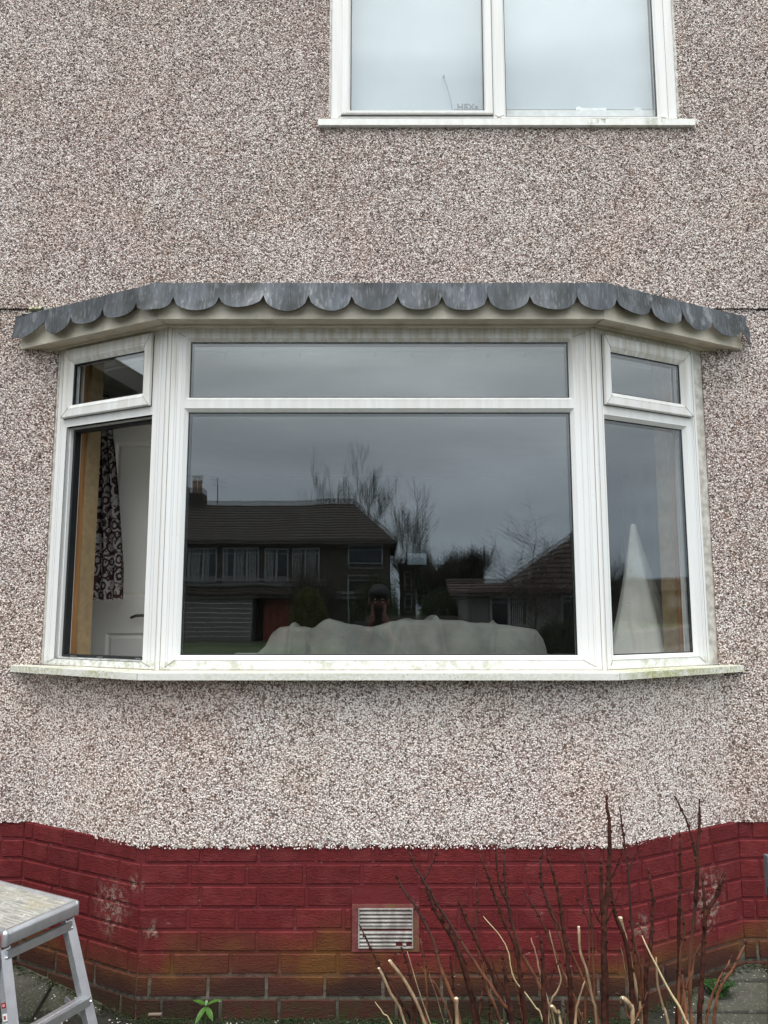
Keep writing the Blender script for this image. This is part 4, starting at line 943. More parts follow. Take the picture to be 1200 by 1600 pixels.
def fern(name, label, base, n, spread, mat, Lr=(.018, .035), seed=1):
    r_ = random.Random(seed); t = thing(name, label, 'weed'); b = Vector(base)
    for k in range(n):
        a = r_.uniform(0, 6.28); d = Vector((math.cos(a), math.sin(a) * .6, r_.uniform(.6, 1.6))).normalized(); L = spread * r_.uniform(.5, 1)
        pts = [b + d * L * s - Vector((0, 0, .25 * L * s * s)) for s in (0, .35, .7, 1)]
        mb = MB(); mb.tube(pts, .0011, 4)
        for s in range(1, 8):
            q = pts[0].lerp(pts[-1], s / 8) + Vector((0, 0, .06 * L * math.sin(s / 8 * 3.1)))
            for sg in (-1, 1): leaf(mb, q, a + sg * 1.2, .15, r_.uniform(*Lr) * (1 - s / 14), .0045)
        mb.build('frond', mat, t)
    rebase(t, base)
fern('weed', 'low feathery green weed rooted below the vent among the stems', (.145, -.365, gz(0, -.365)), 7, .075, M_leaf, (.012, .022), 2)
fern('weed', 'dark green leafy weed in the corner at the right end of the brick base', (1.335, -.18, gz(0, -.18)), 13, .11, M_leafd, (.022, .04), 3)
fern('weed', 'small dark weed behind the thickest stem of the shrub', (.60, -.40, gz(0, -.4)), 8, .06, M_leafd, (.014, .026), 5)
fern('weed', 'small green weed low between the shrub and the right corner', (.94, -.40, gz(0, -.4)), 7, .055, M_leafd, (.012, .02), 6)
mb = MB().bar((-.885, -.36, .03), (-.835, -.37, .036), .012, .004); tag(mb.build('wood_chip', simple('grey_wood', (.22, .17, .13), .9), None), 'flat splinter of grey wood lying in the moss left of the weed', 'wood chip')

# ---- bare shrub
m = Mat('dark_bark'); m.set(Base_Color=m.mix(m.rng(m.noise(60, 4), .35, .65), (.020, .007, .005), (.075, .024, .015)), Roughness=.8, Specular_IOR_Level=.2); M_bkd = m.m
m = Mat('red_bark'); c_ = m.mix(m.rng(m.noise((50, 50, 20), 4), .3, .7), (.085, .030, .017), (.25, .10, .048)); c_ = m.mix(m.rng(m.xyz(2), .36, .58), c_, (.045, .018, .014)); m.set(Base_Color=c_, Roughness=.7, Specular_IOR_Level=.3); M_bkr = m.m
m = Mat('pale_bark'); m.set(Base_Color=m.mix(m.rng(m.noise((60, 60, 15), 4), .35, .65), (.20, .125, .070), (.40, .29, .17)), Roughness=.7); M_bkp = m.m
M_straw = simple('straw', (.62, .50, .28), .6); M_cut = simple('cut_wood', (.60, .52, .36), .8)
shrub = thing('shrub', 'bare leafless shrub of upright dark red and tan stems in front of the brick base', 'shrub')
def smoothpath(P, k=3):
    P = [Vector(p) for p in P]; out_ = []
    for i in range(len(P) - 1):
        p0 = P[max(i-1, 0)]; p1 = P[i]; p2 = P[i+1]; p3 = P[min(i+2, len(P)-1)]
        for j in range(k):
            t = j / k; out_.append(.5 * ((2*p1) + (p2-p0)*t + (2*p0-5*p1+4*p2-p3)*t*t + (3*p1-p0-3*p2+p3)*t*t*t))
    out_.append(P[-1]); return out_
rs = random.Random(8)
for k in range(26):                                 # thin young shoots and dead twigs between the main stems
    x0 = rs.uniform(.12, 1.02); yb = rs.uniform(-1.0, -.72); h_ = rs.uniform(.22, .50); le_ = rs.uniform(-.16, .10)
    STEMS.append((rs.choice('drrrp'), rs.choice((2.2, 2.6, 3.2)), [(x0 + le_ * (1 - t) ** 1.3 + .01 * math.sin(k + 5 * t), yb + .05 * t, h_ * (1 - t) - .07 * t) for t in (0, .2, .45, .7, 1)]))
for k in range(14):                                 # side twigs forking off
    kd, rr_, P_ = STEMS[rs.randrange(40)]; q = P_[min(len(P_) - 2, 2)]; sg = rs.choice((-1, 1)); L_ = rs.uniform(.05, .12)
    STEMS.append((kd if kd in 'dr' else 'r', 2.2, [(q[0] + sg * L_ * .45, q[1] - .01, q[2] + L_), (q[0] + sg * L_ * .25, q[1], q[2] + L_ * .45), (q[0], q[1], q[2])]))
for kind, rad, P in STEMS:
    pts = smoothpath(P, 3); n = len(pts); r0 = rad / 1000 * ({'d': 1.25, 'r': 1.2}.get(kind, 1.0))
    mat = {'d': M_bkd, 'r': M_bkr, 'p': M_bkp, 's': M_straw}[kind]
    cut = kind == 'p' and rad >= 5
    rad_ = [r0 * (.85 if cut else .50 + .50 * min(1, (i / n) * 1.6)) * (1 + .10 * math.sin(i * 2.1)) for i in range(n)]
    if not cut: rad_[0] *= .5
    pts = [p + Vector((rs.gauss(0, .0012), rs.gauss(0, .002), 0)) if 0 < i < n - 1 else p for i, p in enumerate(pts)]
    st = MB().tube(pts, rad_, 7).build('stem', mat, shrub, True)
    if cut: MB().ell(pts[0], (r0 * .95, r0 * .95, r0 * .45), 7, 4).build('cut_end', M_cut, st)
    if kind in 'dr':
        bm_ = MB(); L_ = 0; side = 1
        M_ = Matrix.Identity(3)
        bm_.ell(pts[0] + (pts[0] - pts[1]).normalized() * .005, (r0 * .62, r0 * .62, .010), 6, 4, (pts[0] - pts[1]).to_track_quat('Z', 'Y').to_matrix())
        for i in range(1, n):
            L_ += (pts[i] - pts[i-1]).length
            if L_ > (.030 if i < n * .35 else .085):
                L_ = 0; side = -side; d = (pts[i-1] - pts[i]).normalized(); s = Vector((side * .9, rs.uniform(-.5, .1), 0)).normalized()
                if i < n * .62: 
                    for q in ((1, -1) if rs.random() < .4 else (1,)): bm_.ell(pts[i] + s * (q * rad_[i] * 1.05) + d * .004, (.0033, .0032, .0072), 6, 4, Matrix.Rotation(-.4 * side * q, 3, 'Y'))
                bm_.ell(pts[i], (rad_[i] * 1.07, rad_[i] * 1.07, rad_[i] * .8), 7, 4)
        stuff(bm_.build('buds', M_bkd, st, True))
rebase(shrub, (.45, -.9, -.07))

# dead wood knot caught on the stem and the rusty post at the right edge
post = thing('metal_post', 'rusty brown metal post with a grey bracket at the right edge of the photo', 'post')
px_ = 1.405
m = Mat('rusty_steel'); m.set(Base_Color=m.mix(m.rng(m.noise(18, 5), .4, .62), (.10, .032, .018), (.21, .085, .04)), Roughness=.7, Metallic=.1); m.bump(m.noise(60, 4), .4, .002)
px_ = 1.362; MB().tube([(px_ - .032, -.60, -.08), (px_, -.60, .42)], .016, 10).build('post_tube', m.m, post, 40); MB().tube([(px_, -.60, .42), (px_ + .002, -.60, .62)], .010, 10).build('post_rod', simple('dark_iron', (.035, .03, .03), .6), post, 40)
MB().box((px_ - .008, -.612, .54), (px_ + .06, -.585, .675)).build('bracket', simple('grey_steel', (.10, .11, .12), .5), post); MB().ell((px_ - .006, -.60, .30), (.02, .02, .02), 10, 6).build('collar', simple('dark_iron2', (.06, .02, .018), .6), post, True)
rebase(post, (px_, -.6, -.08))

# ---- aluminium work platform
LA = R(153); u_ = Vector((math.cos(LA), math.sin(LA), 0)); v_ = Vector((math.cos(R(243)), math.sin(R(243)), 0)); c0 = Vector((-1.062, -.660, .545)); PL, PW = .98, .268
plat = thing('work_platform', 'folding aluminium work platform with ribbed top and splayed legs, left of the bay wall', 'platform')
def W3(a, b, z): return tuple(c0 + u_ * a + v_ * b + Vector((0, 0, z)))
fm = lambda x, y, z: W3(x, y, z)
m = Mat('ribbed_board'); st = m.n('ShaderNodeVectorMath', operation='DOT_PRODUCT'); m.put(st.inputs[0], m.P); st.inputs[1].default_value = tuple(v_)
dv = m.n('ShaderNodeVectorMath', operation='DOT_PRODUCT'); m.put(dv.inputs[0], m.P); dv.inputs[1].default_value = tuple(u_)
cb = m.n('ShaderNodeCombineXYZ'); m.put(cb.inputs[0], m.math('MULTIPLY', dv.outputs['Value'], 12)); m.put(cb.inputs[1], m.math('MULTIPLY', st.outputs['Value'], 170))
n_ = m.n('ShaderNodeTexNoise'); m.put(n_.inputs['Vector'], cb.outputs[0]); n_.inputs['Scale'].default_value = 1; n_.inputs['Detail'].default_value = 4
c_ = m.mix(m.rng(n_.outputs[0], .35, .65), (.30, .30, .28), (.62, .61, .56)); c_ = m.mix(m.rng(m.noise(7, 4), .48, .62, 0, .7), c_, (.50, .45, .32)); c_ = m.mix(m.rng(m.noise(60, 4, .7), .58, .66), c_, (.75, .73, .66))
m.set(Base_Color=c_, Roughness=.6, Metallic=.25); M_board = m.m
nb_ = 4; bw = (PW - .028) / nb_
for i in range(nb_):
    mb = MB(); b0 = .014 + i * bw + .0012; b1 = .014 + (i + 1) * bw - .0012
    k = 9; xs = [b0 + (b1 - b0) * j / (2 * k) for j in range(2 * k + 1)]
    for j in range(2 * k):
        z0_ = -.002 if j % 2 == 0 else -.0045
        mb.box((.012, xs[j], -.028), (PL - .012, xs[j + 1] - .0002, z0_), fm)
    mb.build('deck_board', M_board, plat)
# rounded edge frame
def rrail(pts2, name):                              # extruded rail with a rounded outer top edge, outward on the left of travel
    (a0, b0), (a1, b1) = pts2; A_ = Vector((a0, b0)); B_ = Vector((a1, b1)); d = (B_ - A_).normalized(); n2 = Vector((d.y, -d.x))
    sec = [(-.014, -.001), (-.004, .0025), (.004, .001), (.010, -.005), (.012, -.013), (.0115, -.040), (.006, -.045), (-.014, -.045)]
    mb = MB(); R0 = [mb.V(W3(*(A_ + n2 * s), z)) for s, z in sec]; R1 = [mb.V(W3(*(B_ + n2 * s), z)) for s, z in sec]
    for k in range(len(sec)): q = (k + 1) % len(sec); mb.F(R0[k], R0[q], R1[q], R1[k])
    mb.F(*R0); mb.F(*R1[::-1]); return mb.build(name, M_alu, plat, 35)
rrail([(0, PW), (0, 0)], 'end_rail') if False else None
def rail(a, b, out2, name='edge_rail'):
    A_, B_ = Vector(a), Vector(b); n2 = Vector(out2)
    sec = [(-.014, -.002), (-.004, .0030), (.004, .0015), (.010, -.005), (.012, -.013), (.0115, -.040), (.006, -.045), (-.014, -.045)]
    mb = MB(); R0 = [mb.V(W3(*(A_ + n2 * s), z)) for s, z in sec]; R1 = [mb.V(W3(*(B_ + n2 * s), z)) for s, z in sec]
    for k in range(len(sec)): q = (k + 1) % len(sec); mb.F(R0[k], R0[q], R1[q], R1[k])
    mb.F(*R0); mb.F(*R1[::-1]); return mb.build(name, M_alu, plat, 35)
rail((0, .004), (0, PW - .004), (-1, 0)); rail((PL, .004), (PL, PW - .004), (1, 0)); rail((.002, 0), (PL - .002, 0), (0, -1)); rail((.002, PW), (PL - .002, PW), (0, 1))
for a, b in ((0, 0), (0, PW), (PL, 0), (PL, PW)):
    MB().tube([W3(a, b, -.044), W3(a, b, -.010), W3(a, b, -.002), W3(a, b, .0015)], [.0118, .0118, .009, .004], 12).build('corner_cap', M_alu, plat, 60)
def chan(a, b, w_, h_, name, mat=M_aluflat, up=(0, 0, 1)): return MB().bar(a, b, w_, h_, up).build(name, mat, plat)
GZ = -.545 - .076
for end in (0, 1):
    A0 = .012 if end == 0 else PL - .012; sgn = -1 if end == 0 else 1
    tops = []
    for b, sb in ((.012, -1), (PW - .012, 1)):
        top = Vector(W3(A0, b, -.060)); bot = Vector(W3(A0 + sgn * .20, b + sb * .030, GZ + .01)); tops.append((top, bot))
        d = (bot - top).normalized(); side = (u_ * sgn)
        # C-section leg: web and two flanges
        wv_ = v_ * sb
        MB().bar(top, bot, .034, .0035, up=side).build('leg', M_alu, plat)
        leg = plat.children[-1] if plat.children else None
        for s in (-1, 1): MB().bar(top + wv_ * s * .0155 - side * .012, bot + wv_ * s * .0155 - side * .012, .0032, .026, up=side).build('leg_flange', M_aluflat, plat)
        MB().box((-.024, -.02, -.014), (.024, .02, .014), Matrix.Translation(bot)).build('rubber_foot', M_gasket, plat)
        for t in (.025, ): MB().ell(top + d * t + side * .003, (.0055, .0055, .0055), 8, 5).build('rivet', M_zinc, plat, True)
    (t0, b0), (t1, b1) = tops; side = u_ * sgn
    def at_(k): return t0.lerp(b0, k), t1.lerp(b1, k)
    p, q = at_(.030); MB().bar(p + side * .0005, q + side * .0005, .026, .014, up=side).build('top_rung', M_alu, plat)
    p, q = at_(.44); p = p - side * .004; q = q - side * .004; MB().bar(p, q, .040, .026, up=(0, 0, 1)).build('step_rung', M_alu, plat)
    for s in (.32, .5, .68):
        MB().bar(p + Vector((0, 0, .0135)), q + Vector((0, 0, .0135)), .004, .0016).build('tread_rib', M_aluflat, plat) if s == .5 else None
    for x_ in (p, q): MB().ell(x_ + side * .021, (.0055, .0055, .0055), 8, 5).build('rivet', M_zinc, plat, True)
    p, q = at_(.50); MB().bar(p - side * .02 - Vector((0, 0, .02)), p - side * .03 + u_ * (-sgn) * .09 + Vector((0, 0, .012)), .018, .004, up=tuple(v_)).build('brace', M_aluflat, plat)
# near side: hinge plate, red catch, stickers
hp = Vector(W3(.03, PW + .004, -.045)); MB().box((.0, PW + .0125, -.16), (.045, PW + .0165, -.045), fm).build('hinge_plate', M_aluflat, plat)
MB().box((.006, PW + .017, -.085), (.030, PW + .031, -.006), fm).build('red_catch', M_redpl, plat)
MB().box((-.0125, PW - .040, -.030), (-.0135 + .0005, PW - .052, -.026), fm)
t1, b1 = tops_near = None, None
top = Vector(W3(.012, PW - .012, -.052)); bot = Vector(W3(.012 - .20, PW - .012 + .030, GZ + .01)); d = (bot - top).normalized()
side = -u_; wv_ = v_
def sticker(t, h, col, inner=None):
    c = top + d * t + wv_ * .0174 - side * .012; bar_ = MB().bar(c, c + d * h, .0006, .020, up=tuple(side)); o = bar_.build('sticker', simple('sticker_print', col, .5, var=.02), plat)
    if inner:
        c2 = c + d * h * .25 + wv_ * .0006; MB().bar(c2, c2 + d * h * .5, .0006, .011, up=tuple(side)).build('sticker_mark', simple('sticker_ink', inner, .5, var=.02), plat)
sticker(.155, .014, (.30, .01, .015), (.6, .3, .3)); sticker(.185, .020, (.78, .78, .76), (.35, .08, .07)); sticker(.212, .020, (.78, .78, .76), (.15, .15, .15))
rebase(plat, W3(PL / 2, PW / 2, GZ))

# ============================================================= THE STREET BEHIND THE VIEWER (seen mirrored in the glass)
M_grass = simple('lawn', (.035, .060, .016), .95, var=.5, scale=3)
M_asph = simple('asphalt', (.050, .050, .052), .9, var=.2, scale=8); M_pave = simple('pavement', (.17, .165, .155), .9, var=.2, scale=3)
def sheet_(name, x0, x1, y0, y1, z, mat): return structure(MB().box((x0, y0, z - .3), (x1, y1, z)).build(name, mat))
sheet_('ground', -500, 500, -500, 400, -.115, M_grass)
sheet_('pavement', -300, 300, -9.0, -7.0, -.06, M_pave); sheet_('road', -300, 300, -16.5, -9.02, -.108, M_asph); sheet_('pavement', -300, 300, -18.5, -16.52, -.06, M_pave)
tag(MB().box((-5, -6.95, -.1), (-.6, -6.75, .75)).build('garden_wall', M_wallp), 'low grey garden wall left of the gate behind the viewer', 'wall')
tag(MB().box((.8, -6.95, -.1), (6, -6.75, .75)).build('garden_wall', M_wallp), 'low grey garden wall right of the gate behind the viewer', 'wall')

m = Mat('roof_tiles'); c_ = m.mix(m.rng(m.noise((6, 6, 9), 4), .35, .65), (.014, .010, .008), (.032, .024, .018)); c_ = m.mix(m.rng(m.noise(1.2, 3), .5, .65, 0, .6), c_, (.03, .03, .018)); m.set(Base_Color=c_, Roughness=.85); M_roof = m.m
m = Mat('roof_tiles_red'); c_ = m.mix(m.rng(m.noise((6, 6, 9), 4), .35, .65), (.022, .013, .011), (.042, .024, .019)); m.set(Base_Color=c_, Roughness=.85); M_roofr = m.m
M_far = simple('roughcast', (.045, .042, .034), .9, var=.15, scale=2); M_farp = simple('pale_render', (.13, .13, .125), .9, var=.1, scale=1.5)
M_wfr = simple('window_white', (.22, .23, .23), .5, var=.03); M_redw = simple('red_brown_timber', (.17, .035, .020), .6, var=.3, scale=4); M_net = simple('net_curtain', (.22, .23, .23), .9, var=.3, scale=6)
m = Mat('dark_window_glass'); m.set(Base_Color=(.02, .024, .026), Roughness=.08); M_dglass = m.m
def tiled_slope(mb, ridge0, ridge1, eave0, eave1, rows, lift=.05):
    r0, r1, e0, e1 = map(Vector, (ridge0, ridge1, eave0, eave1))
    for i in range(rows):
        t0, t1 = i / rows, (i + 1) / rows; a, b = r0.lerp(e0, t0), r1.lerp(e1, t0); c, d = r0.lerp(e0, t1), r1.lerp(e1, t1); up = Vector((0, 0, lift))
        ia, ib, ic, id_ = mb.V(a), mb.V(b), mb.V(c + up), mb.V(d + up); mb.F(ia, ib, id_, ic); mb.F(ic, id_, mb.V(d), mb.V(c))
def window(parent, x0, x1, z0, z1, y, mull=2, curtains=True, facing=1):
    fd = .06 * facing; mb = MB(); t = .07
    mb.box((x0, y, z0), (x1, y + fd, z0 + t)); mb.box((x0, y, z1 - t), (x1, y + fd, z1)); mb.box((x0, y, z0 + t), (x0 + t, y + fd, z1 - t)); mb.box((x1 - t, y, z0 + t), (x1, y + fd, z1 - t))
    for k in range(1, mull): xm = x0 + (x1 - x0) * k / mull; mb.box((xm - .05, y, z0 + t), (xm + .05, y + fd, z1 - t))
    f = mb.build('window', M_wfr, parent)
    MB().box((x0 + t, y - .02, z0 + t), (x1 - t, y + fd * .3, z1 - t)).build('pane', M_dglass, f)
    if curtains:
        mb = MB(); r = random.Random(int(x0 * 100))
        for k in range(mull):
            a = x0 + (x1 - x0) * k / mull + .1; b = x0 + (x1 - x0) * (k + 1) / mull - .1; 
            if r.random() < .75:
                w_ = (b - a) * r.choice((.45, .9, .9)); n = int(w_ / .08) + 1
                for i in range(n): mb.box((a + w_ * i / n, y + fd * .32, z0 + t), (a + w_ * (i + .6) / n, y + fd * .34 + .01 * (i % 2), z1 - t))
        if mb.v: mb.build('net_curtain', M_net, f)
    return f
YH = -35.2
hs = thing('terraced_house', 'long terraced house with hipped dark tile roof, mirrored in the middle window', 'house')
mb = MB(); mb.box((-31, YH - 9, -.2), (.35, YH, 4.9)); mb.build('wall', M_far, hs)
mb = MB(); rz, ry, ez = 7.62, YH - 4.6, 4.95
tiled_slope(mb, (-31.2, ry, rz), (-1.7, ry, rz), (-31.2, YH + .35, ez), (.75, YH + .35, ez), 15); tiled_slope(mb, (-31.2, ry, rz), (-1.7, ry, rz), (-31.2, YH - 9.4, ez), (.75, YH - 9.4, ez), 15)
mb.F(mb.V(-1.7, ry, rz), mb.V(.75, YH + .35, ez + .05), mb.V(.75, YH - 9.4, ez + .05)); mb.box((-31.2, YH - 9.4, ez - .12), (.72, YH + .34, ez - .002))
rf = mb.build('roof', M_roof, hs); MB().tube([(-31.2, ry, rz), (-1.7, ry, rz)], .11, 6).build('ridge', M_roof, rf)
mb = MB(); mb.box((-11.9, ry - .5, 7.2), (-10.4, ry + .5, 8.35)); mb.build('chimney', M_far, rf)
MB().box((-24.5, ry - .5, 7.2), (-23, ry + .5, 8.35)).build('chimney', M_far, rf)
for a, b in ((-19.5, -16.8), (-24, -22), (-29, -26.5)): window(hs, a, b, .5, 2.0, YH + .005, 3)
for x in (-11.6, -11.0, -10.7): MB().tube([(x, ry, 8.35), (x, ry, 8.6), (x, ry, 8.95), (x, ry, 9.1)], [.2, .13, .13, .2], 8).build('chimney_pot', simple('terracotta', (.30, .20, .15), .8), rf)
MB().tube([(-9.7, ry, 7.5), (-9.7, ry, 9.0)], .025, 5).bar((-10.1, ry, 8.9), (-9.2, ry, 8.75), .03, .03).bar((-9.9, ry, 9.0), (-9.6, ry + .3, 8.7), .02, .02).build('aerial', M_gasket, rf)
for a, b, k in ((-10.7, -8.6, 3), (-8.3, -6.4, 3), (-6.1, -4.9, 2), (-4.7, -3.3, 2), (-14.5, -11.4, 4), (-19, -16.5, 3), (-23.5, -21, 3), (-28.5, -26, 3)): window(hs, a, b, 3.02, 4.55, YH + .005, k)
for a, b, c, d in ((-1.85, -.05, 3.75, 4.75), (-1.85, -.05, .55, 3.15)): window(hs, a, b, c, d, YH + .005, 1, False)
MB().box((-14.6, YH + .002, 2.85), (-3.0, YH + .14, 3.0)).build('sill_band', M_wfr, hs)
mb = MB(); tiled_slope(mb, (-15, YH + .01, 2.75), (-2.6, YH + .01, 2.75), (-15, YH + 1.6, 2.15), (-2.6, YH + 1.6, 2.15), 4); mb.build('porch_roof', M_roof, hs)
MB().box((-13.2, YH + .02, -.1), (-6.45, YH + 1.4, 2.1)).build('porch', M_farp, hs)
MB().box((-6.0, YH + .02, -.1), (-3.1, YH + .7, 1.9)).build('porch_door', M_redw, hs)
for k in range(9): MB().box((-5.9 + k * .31, YH + .701, 0), (-5.64 + k * .31, YH + .73, 1.85)).build('door_board', M_redw, hs)
for k in range(4): MB().box((-13.1, YH + 1.401, .35 + k * .45), (-6.5, YH + 1.42, .38 + k * .45)).build('cladding_line', M_wallp, hs)
MB().box((-3.0, YH + .02, 2.2), (.3, YH + .2, 2.35)).build('porch_lintel', M_wfr, hs)
rebase(hs, (-8, YH - 4, -.1))
# house end just to the right of the terrace
h2 = thing('end_house', 'narrow pale house end just right of the terrace, mirrored in the middle window', 'house')
MB().box((1.0, -46, -.2), (2.0, -44, 4.1)).build('wall', M_far, h2); MB().prism([(.9, -46.2), (2.1, -46.2), (2.1, -43.8), (.9, -43.8)], 4.1, 4.6).build('roof', M_roof, h2)
for z in (1.5, 2.9): window(h2, 1.25, 1.75, z, z + .9, -43.99, 1, False)
rebase(h2, (1.5, -45, -.1))
# bungalow on the right
h3 = thing('bungalow', 'bungalow with sloping red-brown tiled roof on the right of the mirrored view', 'house')
mb = MB(); mb.box((3.0, -29.5, -.2), (13, -22.5, 2.0)); mb.build('wall', M_farp, h3)
mb = MB(); tiled_slope(mb, (8.4, -26, 5.2), (11, -26, 5.2), (4.3, -22.2, 2.1), (13.4, -22.2, 2.1), 16, .04); tiled_slope(mb, (8.4, -26, 5.2), (8.4, -26, 5.2), (4.3, -29.8, 2.1), (4.3, -22.2, 2.1), 12, .04)
mb.F(mb.V(11, -26, 5.2), mb.V(13.4, -22.2, 2.15), mb.V(13.4, -29.8, 2.15)); mb.box((2.9, -29.6, 2.02), (13.3, -22.25, 2.14)); tiled_slope(mb, (2.2, -24, 2.55), (4.6, -24, 2.55), (2.2, -22.1, 2.05), (4.6, -22.1, 2.05), 5, .03)
mb.build('roof', M_roofr, h3)
for a in (3.6, 6.0, 8.8): window(h3, a, a + 1.3, .9, 1.9, -22.49, 2)
rebase(h3, (8, -26, -.1))
# low terrace far off to the right, mirrored in the right side light
h4 = thing('far_terrace', 'low far row of houses mirrored in the right side light', 'house')
def AZ(d, t): v = Vector(d).normalized(); return v * t
c4 = Vector((1.3, -.2, 0)) + AZ((.955, -.297, 0), 84)
MB().box((c4.x, c4.y - 40, -.2), (c4.x + 8, c4.y + 34, 3.4)).build('wall', M_far, h4)
mb = MB(); tiled_slope(mb, (c4.x + 4, c4.y - 40, 4.9), (c4.x + 4, c4.y + 34, 4.9), (c4.x - .3, c4.y - 40, 3.4), (c4.x - .3, c4.y + 34, 3.4), 8); mb.build('roof', M_roof, h4)
for k in range(12):
    y_ = c4.y - 30 + k * 5; MB().box((c4.x - .05, y_, 1.6), (c4.x + .01, y_ + 1.8, 2.8)).build('window', M_wfr, h4)
rebase(h4, tuple(c4))
# neighbour forward on the left, mirrored in the left fanlight
h5 = thing('neighbour_house', 'neighbouring house with sloping verge mirrored in the left fanlight', 'house')
NX = -6.2; MB().prism([(NX - 6, -4.4), (NX, -4.4), (NX, 5), (NX - 6, 5)], -.2, 2.9).build('wall', M_far, h5)
mb = MB(); mb.F(*[mb.V(NX, y, z) for y, z in ((-4.4, 2.9), (5, 2.9), (5, 3.4), (.5, 4.9))]); mb.F(*[mb.V(NX - 6, y, z) for y, z in ((-4.4, 2.9), (5, 2.9), (5, 3.4), (.5, 4.9))]); mb.build('gable', M_far, h5)
mb = MB()
for a, b in (((-4.9, 2.76), (.5, 4.98)), ((.5, 4.98), (5.4, 3.3))):
    mb.v += []; o = len(mb.v)
    for x in (NX + .35, NX - 6.3):
        mb.V(x, a[0], a[1]); mb.V(x, b[0], b[1]); mb.V(x, b[0], b[1] + .12); mb.V(x, a[0], a[1] + .12)
    for q in ((0,1,2,3),(4,5,6,7),(0,1,5,4),(3,2,6,7),(0,3,7,4),(1,2,6,5)): mb.F(*[o + i for i in q])
mb.build('roof', M_roof, h5)
MB().bar((NX + .36, -4.9, 2.73), (NX + .36, .5, 4.95), .03, .16).build('bargeboard', M_farp, h5); MB().bar((NX + .02, -4.2, 2.7), (NX + .02, 4.8, 2.7), .05, .06).build('pipe', M_gasket, h5)
MB().tube([(NX + .05, -3.2, -.1), (NX + .05, -3.2, 3.0)], .05, 6).build('downpipe', M_gasket, h5)
rebase(h5, (NX - 3, 0, -.1))

# ---- bare trees
M_bark = simple('bark', (.040, .033, .027), .9, var=.3, scale=10)
def bare_tree(name, label, base, h, seed, spread=.5, levels=5, r0=.12, trunk=.3, kids=4, group='bare trees across the street', up=.25):
    r = random.Random(seed); mr_ = (2.82 - base[1]) * .00022; t = thing(name, label, 'tree', group); mt = MB(); mc = MB()
    def br(p, d, L, rad, lv):
        pts = [p]; q = p.copy(); dd = d.copy()
        for i in range(4):
            dd = (dd + Vector((r.gauss(0, .10), r.gauss(0, .10), up * .16))).normalized(); q = q + dd * L / 4; pts.append(q.copy())
        (mt if lv == 0 else mc).tube(pts, [max(mr_, rad * (1 - .5 * i / 4)) for i in range(5)], 5 if lv < 2 else 3, False)
        if lv >= levels: return
        n = kids if lv < 3 else kids - 1
        for k in range(n):
            f = r.uniform(.35, 1.0) if lv else r.uniform(.6, 1.0); i = min(3, int(f * 4)); b = pts[i].lerp(pts[i+1], f * 4 - i if f < 1 else 1)
            a = r.uniform(0, 6.28); s = Vector((math.cos(a), math.sin(a), 0)); nd = (dd * (1 - spread) + s * spread * r.uniform(.6, 1.3) + Vector((0, 0, up))).normalized()
            br(b, nd, L * r.uniform(.55, .82), rad * .52, lv + 1)
        br(pts[-1], dd, L * .75, rad * .5, lv + 1)
    b = Vector(base); br(b, Vector((r.gauss(0, .05), 0, 1)).normalized(), h * trunk, r0, 0)
    mt.build('trunk', M_bark, t); mc.build('crown', M_bark, t); rebase(t, base); return t
bare_tree('bare_tree', 'tall bare tree whose thin twigs stand above the terrace roof', (-3.3, -46, -.1), 12.0, 3, .42, 5, .085, .36, 3, up=.36)
bare_tree('bare_tree', 'bare tree rising past the right end of the terrace', (.9, -40.5, -.1), 9.0, 7, .50, 5, .07, .33, 3, up=.30)
bare_tree('bare_tree', 'wide spreading bare tree in front of the bungalow', (3.75, -15.3, -.1), 5.6, 12, .74, 5, .05, .27, 3, up=.12)
bare_tree('bare_tree', 'bare tree at the right edge of the mirrored view', (5.0, -17.5, -.1), 5.0, 15, .62, 5, .05, .28, 3, up=.14)
bare_tree('bare_tree', 'small bare tree before the terrace windows', (-2.6, -24, -.1), 4.6, 19, .55, 4, .05, .3, 5, up=.2)
for i, (x, y, h, s) in enumerate(((2.2, -58, 6.0, 21), (5.2, -60, 6.4, 24), (7.0, -57, 6.2, 25), (3.9, -50, 5.0, 28))):
    bare_tree('bare_tree', ['far bare tree nearest the terrace', 'far bare tree in the middle of the distant row', 'far bare tree nearest the bungalow', 'shorter far bare tree before the distant row'][i], (x, y, -.1), h * 1.1, s, .48, 5, .07, .32, 5, up=.30)
bare_tree('bare_tree', 'small bare tree before the far row mirrored in the right side light', (27, -9.5, -.1), 4.4, 33, .6, 5, .08, .3, 4)
M_hedge = simple('hedge_leaf', (.030, .048, .016), .8, var=.5, scale=5); M_hedgey = simple('yellow_bush', (.075, .075, .015), .8, var=.5, scale=5)
def bush(name, label, c, r, n, mat, seed, leafs=.07):
    g = random.Random(seed); t = thing(name, label, 'bush'); mb = MB(); c = Vector(c)
    for i in range(n):
        a = g.uniform(0, 6.28); ct = g.uniform(-.25, 1); st = math.sqrt(1 - ct * ct); k = g.uniform(.72, 1.0) * (1 + .22 * fn3(a * 1.3, ct * 2, seed))
        p = c + Vector((r[0] * st * math.cos(a) * k, r[1] * st * math.sin(a) * k, max(-c.z, r[2] * ct * k)))
        d = Vector((g.gauss(0, 1), g.gauss(0, 1), g.gauss(0, 1))).normalized() * leafs; e = Vector((g.gauss(0, 1), g.gauss(0, 1), g.gauss(0, 1))).normalized() * leafs
        mb.F(mb.V(p), mb.V(p + d), mb.V(p + e))
    mb.build('foliage', mat, t); MB().tube([(c.x, c.y, -.1), (c.x, c.y, c.z)], .08, 5).build('stem', M_bark, t); rebase(t, (c.x, c.y, -.1))
bush('bush', 'yellow-green bush in front of the terrace door', (-2.3, -20, .9), (.62, .6, 1.25), 9000, M_hedgey, 1)
